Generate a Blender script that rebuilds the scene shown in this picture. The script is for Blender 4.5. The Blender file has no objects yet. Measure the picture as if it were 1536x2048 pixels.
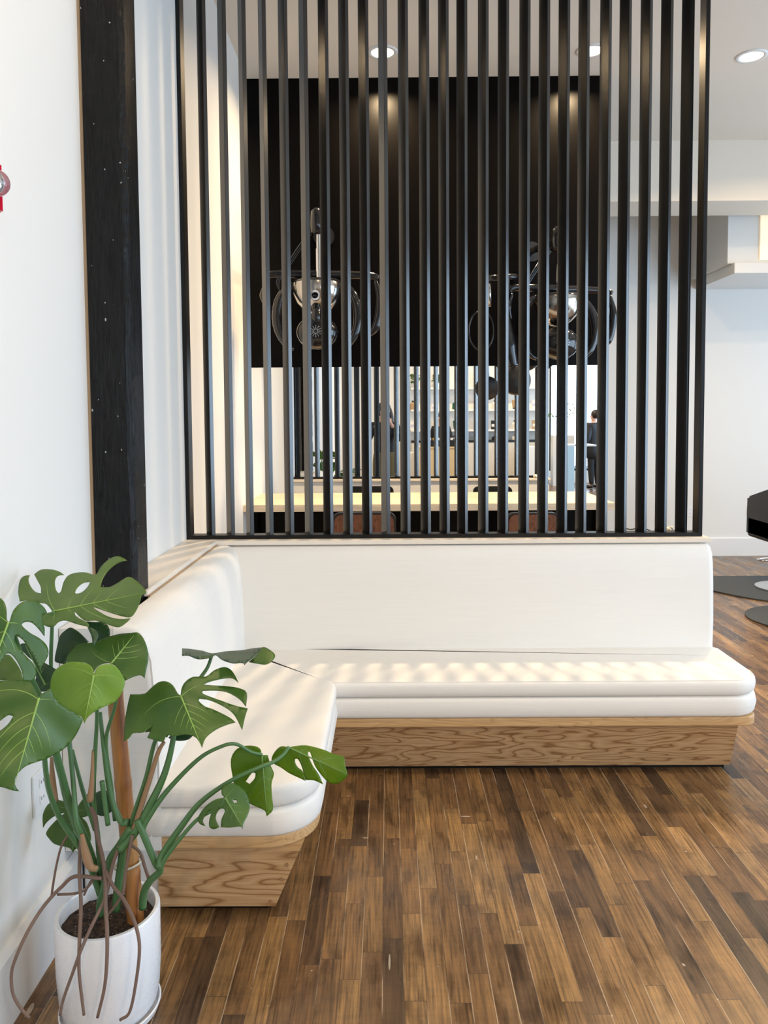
import bpy, bmesh, math, random
import numpy as np
from mathutils import Vector, Matrix, geometry
random.seed(7)
S = bpy.context.scene
C = S.collection
PI = math.pi

# ------------------------------------------------------------------ camera
F, CX, PY, EYE = 1540.0, 768.0, 920.82, 1.65
FW = np.array([0.00453837, -0.055643, 0.99844041])     # world +Y in camera axes (x right, y down, z forward)
DN = np.array([0.00704156, 0.99842772, 0.05561029])    # world -Z
RT = np.array([0.99996491, -0.0067782, -0.00492304])   # world +X
cam_d = bpy.data.cameras.new('camera'); cam = bpy.data.objects.new('camera', cam_d); C.objects.link(cam)
right = Vector((RT[0], FW[0], -DN[0])); up = -Vector((RT[1], FW[1], -DN[1])); fwd = Vector((RT[2], FW[2], -DN[2]))
cam.matrix_world = Matrix(((right.x, up.x, -fwd.x, 0), (right.y, up.y, -fwd.y, 0), (right.z, up.z, -fwd.z, EYE), (0, 0, 0, 1)))
cam_d.sensor_fit = 'VERTICAL'; cam_d.sensor_height = 36; cam_d.lens = 36 * F / 2048
cam_d.shift_y = -(1024 - PY) / 2048; cam_d.clip_start = 0.02
S.camera = cam

# ------------------------------------------------------------------ view, world, lights
S.view_settings.view_transform = 'Standard'; S.view_settings.look = 'None'
S.view_settings.gamma = 1; S.view_settings.exposure = -1.32; S.view_settings.use_curve_mapping = False
W = bpy.data.worlds.new('world'); S.world = W; W.use_nodes = True
W.node_tree.nodes['Background'].inputs[0].default_value = (0.62, 0.80, 1, 1)
W.node_tree.nodes['Background'].inputs[1].default_value = 2.0
SKY_W, BACK_W, CAN_W = 760, 200, 155
DAY = (0.60, 0.79, 1.0); WARM = (1.0, 0.73, 0.43)
def area(name, loc, rot, sx, sy, watts, col):
    l = bpy.data.lights.new(name, 'AREA'); l.shape = 'RECTANGLE'; l.size = sx; l.size_y = sy; l.energy = watts; l.color = col
    o = bpy.data.objects.new(name, l); C.objects.link(o); o.location = loc; o.rotation_euler = rot; return o
# daylight just outside the glass of the two shop windows on the right wall and the one in the back wall
area('daylight', (6.25, 2.6, 1.9), (0, PI/2, 0), 3.1, 4.6, SKY_W, DAY)
area('daylight', (6.25, -3.4, 1.9), (0, PI/2, 0), 3.1, 5.2, SKY_W*0.8, DAY)
area('daylight', (6.25, 7.0, 1.7), (0, PI/2, 0), 2.6, 3.0, SKY_W*0.3, DAY)
area('daylight', (4.9, -7.45, 1.7), (PI/2, 0, 0), 1.6, 2.6, BACK_W, DAY)

# ------------------------------------------------------------------ helpers
def _ray(x, y):
    v = np.array([x - CX, y - PY, F]); return np.array([v @ RT, v @ FW, -(v @ DN)])
def atY(x, y, Y): r = _ray(x, y); r = r * (Y / r[1]); return Vector((r[0], r[1], r[2] + EYE))
def atX(x, y, X): r = _ray(x, y); r = r * (X / r[0]); return Vector((r[0], r[1], r[2] + EYE))
def atZ(x, y, Z): r = _ray(x, y); r = r * ((Z - EYE) / r[2]); return Vector((r[0], r[1], r[2] + EYE))

def obj(name, bm, mat=None, parent=None, smooth=False, loc=None):
    me = bpy.data.meshes.new(name); bmesh.ops.recalc_face_normals(bm, faces=bm.faces[:]); bm.to_mesh(me); bm.free()
    if mat is not None:
        for m in (mat if isinstance(mat, (list, tuple)) else [mat]): me.materials.append(m)
    o = bpy.data.objects.new(name, me); C.objects.link(o)
    if parent is not None: o.parent = parent
    if loc is not None: o.location = loc
    if smooth:
        me.polygons.foreach_set('use_smooth', [True] * len(me.polygons))
        if smooth != 'all':
            try: me.set_sharp_from_angle(angle=math.radians(smooth if smooth is not True else 40))
            except Exception: pass
    return o
def thing(name, label, cat, loc=(0, 0, 0), group=None, rz=0):
    o = bpy.data.objects.new(name, None); C.objects.link(o); o.location = loc; o.rotation_euler = (0, 0, rz)
    o.empty_display_size = 0.1
    o['label'] = label; o['category'] = cat
    if group: o['group'] = group
    return o
def tag(o, label, cat, group=None):
    o['label'] = label; o['category'] = cat
    if group: o['group'] = group
    return o
def struct(name, bm, mat, smooth=False):
    o = obj(name, bm, mat, None, smooth); o['kind'] = 'structure'; return o
def dup(root, loc, rz, label, group=None):
    r = root.copy(); C.objects.link(r); r.location = loc; r.rotation_euler = (0, 0, rz); r['label'] = label
    if group: r['group'] = group
    for ch in list(root.children):
        c = ch.copy(); C.objects.link(c); c.parent = r
        for g in list(ch.children):
            d = g.copy(); C.objects.link(d); d.parent = c
    return r
def setmat(bm, n0, mi):
    bm.faces.ensure_lookup_table()
    for f in bm.faces[n0:]: f.material_index = mi
def box(bm, x0, x1, y0, y1, z0, z1, bev=0, mi=0, M=None):
    b = bmesh.new(); bmesh.ops.create_cube(b, size=1)
    for v in b.verts: v.co = Vector(((x0+x1)/2 + v.co.x*(x1-x0), (y0+y1)/2 + v.co.y*(y1-y0), (z0+z1)/2 + v.co.z*(z1-z0)))
    if bev: bmesh.ops.bevel(b, geom=b.edges[:], offset=bev, segments=2, affect='EDGES')
    merge(bm, b, mi, M)
def merge(bm, b, mi=0, M=None):
    vm = {}
    for v in b.verts: vm[v] = bm.verts.new(M @ v.co if M is not None else v.co)
    for f in b.faces:
        try: nf = bm.faces.new([vm[v] for v in f.verts]); nf.material_index = mi if mi else f.material_index
        except ValueError: pass
    b.free()
def B(*a, **k): bm = bmesh.new(); box(bm, *a, **k); return bm
def prism(bm, pts, axis, a, b, mi=0):
    # pts in the plane perpendicular to axis ('x': (y,z), 'y': (x,z), 'z': (x,y))
    def P(p, t): return {'x': (t, p[0], p[1]), 'y': (p[0], t, p[1]), 'z': (p[0], p[1], t)}[axis]
    A = [bm.verts.new(P(p, a)) for p in pts]; D = [bm.verts.new(P(p, b)) for p in pts]; n = len(pts)
    fs = [bm.faces.new(A), bm.faces.new(D[::-1])] + [bm.faces.new((A[i], A[(i+1) % n], D[(i+1) % n], D[i])) for i in range(n)]
    for f in fs: f.material_index = mi
def spline(pts, n=6):
    pts = [Vector(p) for p in pts]
    if len(pts) < 3: return pts
    out = []
    ext = [2*pts[0]-pts[1]] + pts + [2*pts[-1]-pts[-2]]
    for i in range(1, len(ext)-2):
        p0, p1, p2, p3 = ext[i-1:i+3]
        for k in range(n):
            t = k/n
            out.append(0.5*((2*p1) + (p2-p0)*t + (2*p0-5*p1+4*p2-p3)*t*t + (3*p1-p0-3*p2+p3)*t**3))
    out.append(pts[-1]); return out
def tube(bm, pts, r, seg=10, mi=0, caps=True):
    pts = [Vector(p) for p in pts]; n = len(pts)
    R = r if isinstance(r, (list, tuple)) else [r]*n
    if len(R) != n: R = [np.interp(i/(n-1), np.linspace(0, 1, len(R)), R) for i in range(n)]
    prev = None; rings = []
    for i in range(n):
        t = (pts[min(i+1, n-1)] - pts[max(i-1, 0)]).normalized()
        if prev is None:
            a = Vector((0, 0, 1)) if abs(t.z) < 0.9 else Vector((1, 0, 0)); u = t.cross(a).normalized()
        else: u = (prev - t*prev.dot(t)).normalized()
        prev = u; w = t.cross(u)
        rings.append([bm.verts.new(pts[i] + (u*math.cos(2*PI*k/seg) + w*math.sin(2*PI*k/seg))*R[i]) for k in range(seg)])
    for i in range(n-1):
        for k in range(seg):
            f = bm.faces.new((rings[i][k], rings[i][(k+1) % seg], rings[i+1][(k+1) % seg], rings[i+1][k])); f.material_index = mi
    if caps:
        bm.faces.new(rings[0][::-1]).material_index = mi; bm.faces.new(rings[-1]).material_index = mi
def T(pts, r, seg=10): bm = bmesh.new(); tube(bm, pts, r, seg); return bm
def lathe(bm, prof, seg=48, c=(0, 0, 0), mi=0, M=None):
    b = bmesh.new(); rings = []
    for (r, z) in prof:
        if r < 1e-6: rings.append([b.verts.new((0, 0, z))])
        else: rings.append([b.verts.new((r*math.cos(2*PI*k/seg), r*math.sin(2*PI*k/seg), z)) for k in range(seg)])
    for i in range(len(rings)-1):
        p, q = rings[i], rings[i+1]
        for k in range(seg):
            k2 = (k+1) % seg
            if len(p) == 1 and len(q) == 1: continue
            if len(p) == 1: b.faces.new((p[0], q[k2], q[k]))
            elif len(q) == 1: b.faces.new((p[k], p[k2], q[0]))
            else: b.faces.new((p[k], p[k2], q[k2], q[k]))
    m = Matrix.Translation(c) @ (M if M is not None else Matrix())
    merge(bm, b, mi, m)
def L(prof, seg=48, c=(0, 0, 0), M=None): bm = bmesh.new(); lathe(bm, prof, seg, c, 0, M); return bm
def ball(bm, c, r, sx=1, sy=1, sz=1, seg=20, mi=0):
    lathe(bm, [(r*math.sin(PI*i/12), -r*math.cos(PI*i/12)) for i in range(13)], seg, c, mi, Matrix.Diagonal((sx, sy, sz, 1)))
def roundpoly(pts, rads, n=8):
    out = []; N = len(pts)
    for i in range(N):
        p = Vector(pts[i]); a = Vector(pts[i-1]); b = Vector(pts[(i+1) % N]); r = rads[i]
        if r <= 0: out.append(p); continue
        da = (a-p).normalized(); db = (b-p).normalized(); ang = da.angle(db)
        t = r/math.tan(ang/2); pa = p+da*t; pb = p+db*t; cc = p + (da+db).normalized()*(r/math.sin(ang/2))
        va = pa-cc; vb = pb-cc; tot = va.angle_signed(vb)
        for k in range(n+1):
            an = -tot*k/n; out.append(cc + Vector((va.x*math.cos(an)-va.y*math.sin(an), va.x*math.sin(an)+va.y*math.cos(an))))
    # densify
    res = []
    for i in range(len(out)):
        p, q = out[i], out[(i+1) % len(out)]; m = max(1, int((q-p).length/0.06))
        for k in range(m): res.append(p.lerp(q, k/m))
    return res
def cushion(bm, poly, z0, z1, r, crown=0.0, bulge=0.0):
    N = len(poly); nor = []
    for i in range(N):
        a = poly[i-1]; b = poly[(i+1) % N]; t = (b-a).normalized(); nor.append(Vector((-t.y, t.x)))
    area2 = sum(poly[i].x*poly[(i+1) % N].y - poly[(i+1) % N].x*poly[i].y for i in range(N))
    if area2 < 0: nor = [-n for n in nor]
    rings = []
    prof = [(r*(1-math.cos(a)), z0+r-r*math.sin(a)) for a in [PI/2*(1-k/4) for k in range(5)]][::1]
    prof = [(r - r*math.sin(PI/2*k/4), z0 + r - r*math.cos(PI/2*k/4)) for k in range(5)]
    prof += [(-bulge, (z0+z1)/2)]
    prof += [(r - r*math.cos(PI/2*k/4), z1 - r + r*math.sin(PI/2*k/4)) for k in range(5)]
    prof += [(r+0.018, z1+crown*0.6)]
    for (ins, z) in prof: rings.append([bm.verts.new((poly[i].x+nor[i].x*ins, poly[i].y+nor[i].y*ins, z)) for i in range(N)])
    for a, b in zip(rings, rings[1:]):
        for i in range(N): bm.faces.new((a[i], a[(i+1) % N], b[(i+1) % N], b[i]))
    bm.faces.new(rings[0][::-1]); bm.faces.new(rings[-1])
def disp(o, bumpmod=None): return o

# ------------------------------------------------------------------ materials
def newmat(name):
    m = bpy.data.materials.new(name); m.use_nodes = True; return m, m.node_tree, m.node_tree.nodes['Principled BSDF']
def simple(name, col, rough=0.5, metal=0, spec=0.5, coat=0, bump=0, bscale=200, trans=0):
    m, t, p = newmat(name)
    p.inputs['Base Color'].default_value = (*col, 1); p.inputs['Roughness'].default_value = rough
    p.inputs['Metallic'].default_value = metal; p.inputs['Specular IOR Level'].default_value = spec
    p.inputs['Coat Weight'].default_value = coat; p.inputs['Transmission Weight'].default_value = trans
    n = t.nodes.new('ShaderNodeTexNoise'); n.inputs['Scale'].default_value = bscale
    tc = t.nodes.new('ShaderNodeTexCoord'); t.links.new(tc.outputs['Object'], n.inputs['Vector'])
    if bump:
        b = t.nodes.new('ShaderNodeBump'); b.inputs['Strength'].default_value = bump; b.inputs['Distance'].default_value = 0.002
        t.links.new(n.outputs[0], b.inputs['Height']); t.links.new(b.outputs[0], p.inputs['Normal'])
    else:
        r = t.nodes.new('ShaderNodeMapRange'); r.inputs['To Min'].default_value = rough*0.9; r.inputs['To Max'].default_value = min(1, rough*1.1)
        t.links.new(n.outputs[0], r.inputs[0]); t.links.new(r.outputs[0], p.inputs['Roughness'])
    return m
def emis(name, col, s):
    m, t, p = newmat(name); p.inputs['Base Color'].default_value = (*col, 1)
    p.inputs['Emission Color'].default_value = (*col, 1); p.inputs['Emission Strength'].default_value = s; return m
class NT:
    def __init__(s, t): s.t = t
    def n(s, typ, **kw):
        nd = s.t.nodes.new('ShaderNode'+typ)
        for k, v in kw.items():
            if k.startswith('i'):
                key = k[1:]; nd.inputs[int(key) if key.isdigit() else key].default_value = v
            else: setattr(nd, k, v)
        return nd
    def l(s, a, b): s.t.links.new(a, b)
    def math(s, op, a, b=None):
        nd = s.t.nodes.new('ShaderNodeMath'); nd.operation = op
        for i, v in enumerate((a, b)):
            if v is None: continue
            if isinstance(v, (int, float)): nd.inputs[i].default_value = v
            else: s.l(v, nd.inputs[i])
        return nd.outputs[0]
    def ramp(s, fac, stops, interp='LINEAR'):
        nd = s.t.nodes.new('ShaderNodeValToRGB'); nd.color_ramp.interpolation = interp; e = nd.color_ramp.elements
        while len(e) < len(stops): e.new(0.5)
        for i, (p, c) in enumerate(stops): e[i].position = p; e[i].color = (*c, 1)
        s.l(fac, nd.inputs[0]); return nd.outputs[0]
    def mix(s, fac, a, b, bt='MIX'):
        nd = s.t.nodes.new('ShaderNodeMix'); nd.data_type = 'RGBA'; nd.blend_type = bt
        for sock, v in ((nd.inputs[0], fac), (nd.inputs[6], a), (nd.inputs[7], b)):
            if isinstance(v, (int, float)): sock.default_value = v
            elif isinstance(v, tuple): sock.default_value = (*v, 1) if len(v) == 3 else v
            else: s.l(v, sock)
        return nd.outputs[2]

def floor_mat():
    m, t, p = newmat('stained_plank_floor'); g = NT(t)
    tc = g.n('TexCoord'); sep = g.n('SeparateXYZ'); g.l(tc.outputs['Object'], sep.inputs[0])
    x, y = sep.outputs[0], sep.outputs[1]
    col = g.math('DIVIDE', g.math('ADD', x, 0.026), 0.0632); ci = g.math('FLOOR', col); cf = g.math('FRACT', col)
    wn = g.n('TexWhiteNoise', noise_dimensions='1D'); g.l(ci, wn.inputs['W'])
    ln = g.math('ADD', 0.32, g.math('MULTIPLY', wn.outputs[0], 0.45))
    row = g.math('ADD', g.math('DIVIDE', y, ln), g.math('MULTIPLY', wn.outputs[0], 37.7)); ri = g.math('FLOOR', row); rf = g.math('FRACT', row)
    cmb = g.n('CombineXYZ'); g.l(ci, cmb.inputs[0]); g.l(ri, cmb.inputs[1])
    wn2 = g.n('TexWhiteNoise', noise_dimensions='2D'); g.l(cmb.outputs[0], wn2.inputs['Vector'])
    tone = g.ramp(wn2.outputs[0], [(0, (0.045, 0.027, 0.016)), (0.10, (0.075, 0.043, 0.024)), (0.22, (0.125, 0.068, 0.032)), (0.55, (0.175, 0.097, 0.042)), (0.85, (0.225, 0.130, 0.055)), (1, (0.30, 0.185, 0.085))])
    # grain, stretched along the boards and shifted per board
    off = g.n('CombineXYZ'); g.l(g.math('MULTIPLY', wn2.outputs[0], 50), off.inputs[2])
    va = g.n('VectorMath', operation='ADD'); g.l(tc.outputs['Object'], va.inputs[0]); g.l(off.outputs[0], va.inputs[1])
    mp = g.n('Mapping'); g.l(va.outputs[0], mp.inputs[0]); mp.inputs['Scale'].default_value = (140, 5, 1)
    n1 = g.n('TexNoise', iScale=1.0, iDetail=6.0, iRoughness=0.65); g.l(mp.outputs[0], n1.inputs['Vector'])
    g1 = g.ramp(n1.outputs[0], [(0.34, (0.36, 0.32, 0.28)), (0.5, (1, 1, 1)), (0.66, (1.55, 1.5, 1.35))])
    c = g.mix(0.85, tone, g1, 'MULTIPLY')
    # dark blotches of uneven stain
    mp2 = g.n('Mapping'); g.l(va.outputs[0], mp2.inputs[0]); mp2.inputs['Scale'].default_value = (14, 5, 1)
    n2 = g.n('TexNoise', iScale=1.0, iDetail=3.0, iRoughness=0.5, iDistortion=0.25); g.l(mp2.outputs[0], n2.inputs['Vector'])
    c = g.mix(0.75, c, g.ramp(n2.outputs[0], [(0.30, (0.28, 0.26, 0.26)), (0.47, (0.92, 0.90, 0.87)), (0.7, (1.3, 1.22, 1.02))]), 'MULTIPLY')
    # cross figure on some boards
    mp3 = g.n('Mapping'); g.l(va.outputs[0], mp3.inputs[0]); mp3.inputs['Scale'].default_value = (9, 70, 1)
    n3 = g.n('TexNoise', iScale=1.0, iDetail=3.0); g.l(mp3.outputs[0], n3.inputs['Vector'])
    c = g.mix(0.22, c, g.ramp(n3.outputs[0], [(0.35, (0.6, 0.55, 0.5)), (0.6, (1.15, 1.1, 1.05))]), 'MULTIPLY')
    # seams between boards: dark with worn pale runs
    ed = g.math('MINIMUM', cf, g.math('SUBTRACT', 1, cf)); seam = g.math('LESS_THAN', ed, 0.022)
    er = g.math('MULTIPLY', g.math('MINIMUM', rf, g.math('SUBTRACT', 1, rf)), ln); seam2 = g.math('LESS_THAN', er, 0.0012)
    mp4 = g.n('Mapping'); g.l(tc.outputs['Object'], mp4.inputs[0]); mp4.inputs['Scale'].default_value = (9, 2.2, 1)
    n4 = g.n('TexNoise', iScale=1.0, iDetail=3.0); g.l(mp4.outputs[0], n4.inputs['Vector'])
    sc = g.ramp(n4.outputs[0], [(0.47, (0.05, 0.028, 0.015)), (0.56, (0.46, 0.35, 0.24))])
    c = g.mix(g.math('MULTIPLY', seam, 0.75), c, sc); c = g.mix(g.math('MULTIPLY', seam2, 0.8), c, (0.05, 0.03, 0.02))
    # pale paint scratches
    for (sx, sy, rot, th) in ((26, 4.2, 0.45, 0.775), (7, 22, 0.2, 0.80), (45, 45, 0, 0.80)):
        mq = g.n('Mapping'); g.l(tc.outputs['Object'], mq.inputs[0]); mq.inputs['Scale'].default_value = (sx, sy, 1); mq.inputs['Rotation'].default_value = (0, 0, rot)
        nq = g.n('TexNoise', iScale=1.0, iDetail=1.0); g.l(mq.outputs[0], nq.inputs['Vector'])
        c = g.mix(g.math('MULTIPLY', g.math('GREATER_THAN', nq.outputs[0], th), 0.6), c, (0.62, 0.52, 0.42))
    g.l(c, p.inputs['Base Color'])
    g.l(g.ramp(n2.outputs[0], [(0.3, (0.22,)*3), (0.7, (0.36,)*3)]), p.inputs['Roughness'])
    p.inputs['Specular IOR Level'].default_value = 0.5
    b = g.n('Bump', iStrength=0.35, iDistance=0.0015); hh = g.math('SUBTRACT', n1.outputs[0], g.math('MULTIPLY', seam, 1.5)); g.l(hh, b.inputs['Height']); g.l(b.outputs[0], p.inputs['Normal'])
    return m
def ash_mat(name, axis, base=((0.27, 0.135, 0.052), (0.50, 0.31, 0.155), (0.58, 0.385, 0.21)), amount=1.0, sc=1.0, off=0.0):
    # cathedral grain: contour rings of a slow noise field stretched along the board
    m, t, p = newmat(name); g = NT(t); tc = g.n('TexCoord'); mp = g.n('Mapping'); g.l(tc.outputs['Object'], mp.inputs[0])
    st = {'x': (1.7, 9, 9), 'y': (9, 1.7, 9), 'z': (9, 9, 1.7)}[axis]; mp.inputs['Scale'].default_value = tuple(a*sc for a in st); mp.inputs['Location'].default_value = (off, off, off)
    n = g.n('TexNoise', iScale=1.0, iDetail=2.5, iRoughness=0.45, iDistortion=0.35); g.l(mp.outputs[0], n.inputs['Vector'])
    rings = g.math('FRACT', g.math('MULTIPLY', n.outputs[0], 15)); 
    c = g.ramp(rings, [(0.0, base[0]), (0.16, base[1]), (0.6, base[2]), (0.86, base[1]), (1, base[0])])
    st2 = {'x': (4, 260, 260), 'y': (260, 4, 260), 'z': (260, 260, 4)}[axis]
    mp2 = g.n('Mapping'); g.l(tc.outputs['Object'], mp2.inputs[0]); mp2.inputs['Scale'].default_value = st2
    n2 = g.n('TexNoise', iScale=1.0, iDetail=3.0); g.l(mp2.outputs[0], n2.inputs['Vector'])
    c = g.mix(amount, base[2], c)
    c = g.mix(0.6, c, g.ramp(n2.outputs[0], [(0.35, (0.75, 0.70, 0.64)), (0.6, (1.06, 1.05, 1.03))]), 'MULTIPLY')
    g.l(c, p.inputs['Base Color']); p.inputs['Roughness'].default_value = 0.42
    b = g.n('Bump', iStrength=0.15, iDistance=0.001); g.l(n2.outputs[0], b.inputs['Height']); g.l(b.outputs[0], p.inputs['Normal'])
    return m
def vinyl_mat(name, axis_scale):
    m, t, p = newmat(name); g = NT(t); tc = g.n('TexCoord'); mp = g.n('Mapping'); g.l(tc.outputs['Object'], mp.inputs[0]); mp.inputs['Scale'].default_value = axis_scale
    n = g.n('TexNoise', iScale=1.0, iDetail=3.0); g.l(mp.outputs[0], n.inputs['Vector'])
    c = g.ramp(n.outputs[0], [(0.3, (0.785, 0.76, 0.715)), (0.7, (0.81, 0.785, 0.745))]); g.l(c, p.inputs['Base Color'])
    p.inputs['Roughness'].default_value = 0.5; p.inputs['Specular IOR Level'].default_value = 0.35
    b = g.n('Bump', iStrength=0.25, iDistance=0.0012); g.l(n.outputs[0], b.inputs['Height']); g.l(b.outputs[0], p.inputs['Normal'])
    return m
def rough_black():
    m, t, p = newmat('black_painted_hewn_timber'); g = NT(t); tc = g.n('TexCoord'); mp = g.n('Mapping'); g.l(tc.outputs['Object'], mp.inputs[0]); mp.inputs['Scale'].default_value = (75, 75, 9)
    n = g.n('TexNoise', iScale=1.0, iDetail=6.0, iRoughness=0.6, iDistortion=1.2); g.l(mp.outputs[0], n.inputs['Vector'])
    mp2 = g.n('Mapping'); g.l(tc.outputs['Object'], mp2.inputs[0]); mp2.inputs['Scale'].default_value = (90, 90, 70)
    n2 = g.n('TexNoise', iScale=1.0, iDetail=0.0); g.l(mp2.outputs[0], n2.inputs['Vector'])
    c = g.ramp(n.outputs[0], [(0.3, (0.001, 0.001, 0.001)), (0.7, (0.012, 0.012, 0.012))])
    c = g.mix(g.math('GREATER_THAN', n2.outputs[0], 0.86), c, (0.5, 0.5, 0.48)); g.l(c, p.inputs['Base Color'])
    p.inputs['Roughness'].default_value = 0.35; p.inputs['Specular IOR Level'].default_value = 0.2
    b = g.n('Bump', iStrength=1.0, iDistance=0.006); g.l(n.outputs[0], b.inputs['Height']); g.l(b.outputs[0], p.inputs['Normal']); return m
def leaf_mat(name, c1, c2, trans=0.25):
    m, t, p = newmat(name); g = NT(t); tc = g.n('TexCoord')
    n = g.n('TexNoise', iScale=9.0, iDetail=4.0); g.l(tc.outputs['Object'], n.inputs['Vector'])
    c = g.ramp(n.outputs[0], [(0.3, c1), (0.72, c2)]); g.l(c, p.inputs['Base Color'])
    p.inputs['Roughness'].default_value = 0.38; p.inputs['Specular IOR Level'].default_value = 0.45
    tr = g.n('BsdfTranslucent'); g.l(g.mix(0.7, c, (0.35, 0.55, 0.04)), tr.inputs[0])
    mx = g.n('MixShader'); mx.inputs[0].default_value = trans; g.l(p.outputs[0], mx.inputs[1]); g.l(tr.outputs[0], mx.inputs[2])
    g.l(mx.outputs[0], t.nodes['Material Output'].inputs[0])
    n2 = g.n('TexNoise', iScale=60.0, iDetail=2.0); g.l(tc.outputs['Object'], n2.inputs['Vector'])
    b = g.n('Bump', iStrength=0.12, iDistance=0.002); g.l(n2.outputs[0], b.inputs['Height']); g.l(b.outputs[0], p.inputs['Normal']); return m
def glass_mat():
    m, t, p = newmat('window_glass'); g = NT(t); tr = g.n('BsdfTransparent'); gl = g.n('BsdfGlossy'); gl.inputs['Roughness'].default_value = 0.0
    mx = g.n('MixShader'); mx.inputs[0].default_value = 0.06; g.l(tr.outputs[0], mx.inputs[1]); g.l(gl.outputs[0], mx.inputs[2]); g.l(mx.outputs[0], t.nodes['Material Output'].inputs[0]); return m

M = {}
M['wall'] = simple('white_wall_paint', (0.80, 0.79, 0.76), 0.6, spec=0.3, bump=0.04, bscale=350)
M['ceil'] = simple('white_ceiling_paint', (0.82, 0.75, 0.65), 0.8, spec=0.2, bump=0.03, bscale=300)
M['trimw'] = simple('white_trim_paint', (0.80, 0.80, 0.79), 0.4)
M['greige'] = simple('greige_panel_paint', (0.66, 0.63, 0.57), 0.6)
M['floor'] = floor_mat()
M['blackwall'] = simple('matt_black_wall_paint', (0.0015, 0.0012, 0.0012), 0.3, spec=0.08, bump=0.03, bscale=90)
M['slat'] = simple('satin_black_slat_paint', (0.0018, 0.0018, 0.002), 0.22, spec=1.0)
M['frame'] = simple('black_frame_paint', (0.004, 0.004, 0.004), 0.4, spec=0.3)
M['ashx'] = ash_mat('ash_board', 'x'); M['ashy'] = ash_mat('ash_board_side', 'y'); M['ashe'] = ash_mat('ash_end_board', 'x', sc=0.75, off=4.1)
M['lip'] = ash_mat('ash_rail', 'x', ((0.42, 0.23, 0.09), (0.56, 0.345, 0.155), (0.62, 0.40, 0.20)), 0.6)
M['pine'] = ash_mat('pale_pine', 'x', ((0.72, 0.52, 0.34), (0.84, 0.66, 0.46), (0.88, 0.72, 0.52)), 0.5, 0.7)
M['cap'] = simple('cream_painted_cap', (0.80, 0.73, 0.64), 0.45)
M['plug'] = simple('dark_wood_plug', (0.33, 0.19, 0.09), 0.5)
M['vinyl'] = vinyl_mat('white_ribbed_vinyl', (3, 3, 240)); M['vinylt'] = M['vinyl']
M['timber'] = rough_black()
M['tan'] = simple('tan_strip', (0.42, 0.29, 0.17), 0.6)
M['darkchrome'] = simple('dark_chrome', (0.55, 0.52, 0.48), 0.16, metal=1)
M['chrome'] = simple('polished_chrome', (0.75, 0.74, 0.72), 0.08, metal=1)
M['steel'] = simple('brushed_steel_base', (0.62, 0.64, 0.66), 0.28, metal=1)
M['gloss'] = simple('gloss_black_plastic', (0.010, 0.010, 0.012), 0.10, spec=0.6)
M['leather'] = simple('black_leather', (0.010, 0.009, 0.009), 0.42, bump=0.15, bscale=260)
M['walnut'] = ash_mat('walnut_veneer', 'z', ((0.06, 0.018, 0.008), (0.14, 0.045, 0.018), (0.20, 0.07, 0.028)), 1, 2.0)
M['mirror'] = simple('silvered_mirror', (0.90, 0.92, 0.92), 0.0, metal=1); M['mirror'].node_tree.nodes['Principled BSDF'].inputs['Roughness'].default_value = 0.0
for lk in list(M['mirror'].node_tree.links):
    if lk.to_socket.name == 'Roughness': M['mirror'].node_tree.links.remove(lk)
M['mat'] = simple('grey_rubber_mat', (0.042, 0.046, 0.046), 0.6, bump=0.1, bscale=150)
M['plate'] = simple('white_plastic_plate', (0.82, 0.83, 0.84), 0.35)
M['slot'] = simple('dark_slot', (0.05, 0.05, 0.05), 0.5)
M['red'] = simple('red_alarm_plastic', (0.55, 0.005, 0.03), 0.25)
M['clear'] = simple('clear_strobe_lens', (0.9, 0.9, 0.92), 0.05, trans=0.85)
M['pot'] = simple('white_glazed_ceramic', (0.76, 0.77, 0.80), 0.28, coat=0.3)
M['terra'] = simple('unglazed_clay', (0.36, 0.24, 0.15), 0.8)
def soil():
    m, t, p = newmat('potting_soil'); g = NT(t); tc = g.n('TexCoord'); n = g.n('TexNoise', iScale=70.0, iDetail=5.0); g.l(tc.outputs['Object'], n.inputs['Vector'])
    v = g.n('TexVoronoi', iScale=95.0); g.l(tc.outputs['Object'], v.inputs['Vector'])
    c = g.ramp(n.outputs[0], [(0.35, (0.010, 0.006, 0.004)), (0.7, (0.075, 0.043, 0.028))]); c = g.mix(g.math('LESS_THAN', v.outputs['Distance'], 0.13), c, (0.5, 0.42, 0.33)); g.l(c, p.inputs['Base Color'])
    p.inputs['Roughness'].default_value = 0.9; b = g.n('Bump', iStrength=1.0, iDistance=0.008); g.l(n.outputs[0], b.inputs['Height']); g.l(b.outputs[0], p.inputs['Normal']); return m
M['soil'] = soil()
M['bamboo'] = ash_mat('golden_bamboo', 'z', ((0.13, 0.035, 0.008), (0.34, 0.14, 0.04), (0.44, 0.22, 0.075)), 0.9, 0.35)
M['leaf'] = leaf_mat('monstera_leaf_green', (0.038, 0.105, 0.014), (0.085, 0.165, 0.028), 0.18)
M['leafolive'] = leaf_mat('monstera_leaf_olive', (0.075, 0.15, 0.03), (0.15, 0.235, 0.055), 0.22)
M['leafdark'] = leaf_mat('monstera_leaf_dark', (0.010, 0.045, 0.014), (0.025, 0.075, 0.022), 0.06)  # darker green for leaf backs, the shade on them put into the colour
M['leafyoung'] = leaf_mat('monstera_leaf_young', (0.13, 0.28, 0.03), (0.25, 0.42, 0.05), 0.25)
M['leafbacklit'] = leaf_mat('monstera_leaf_backlit_tint', (0.08, 0.19, 0.006), (0.16, 0.26, 0.008), 0.4)  # glow of light through the leaf put into a yellower green
M['vein'] = simple('pale_leaf_vein', (0.26, 0.42, 0.09), 0.45)
M['veind'] = simple('soft_leaf_vein', (0.13, 0.26, 0.06), 0.45)
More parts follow.
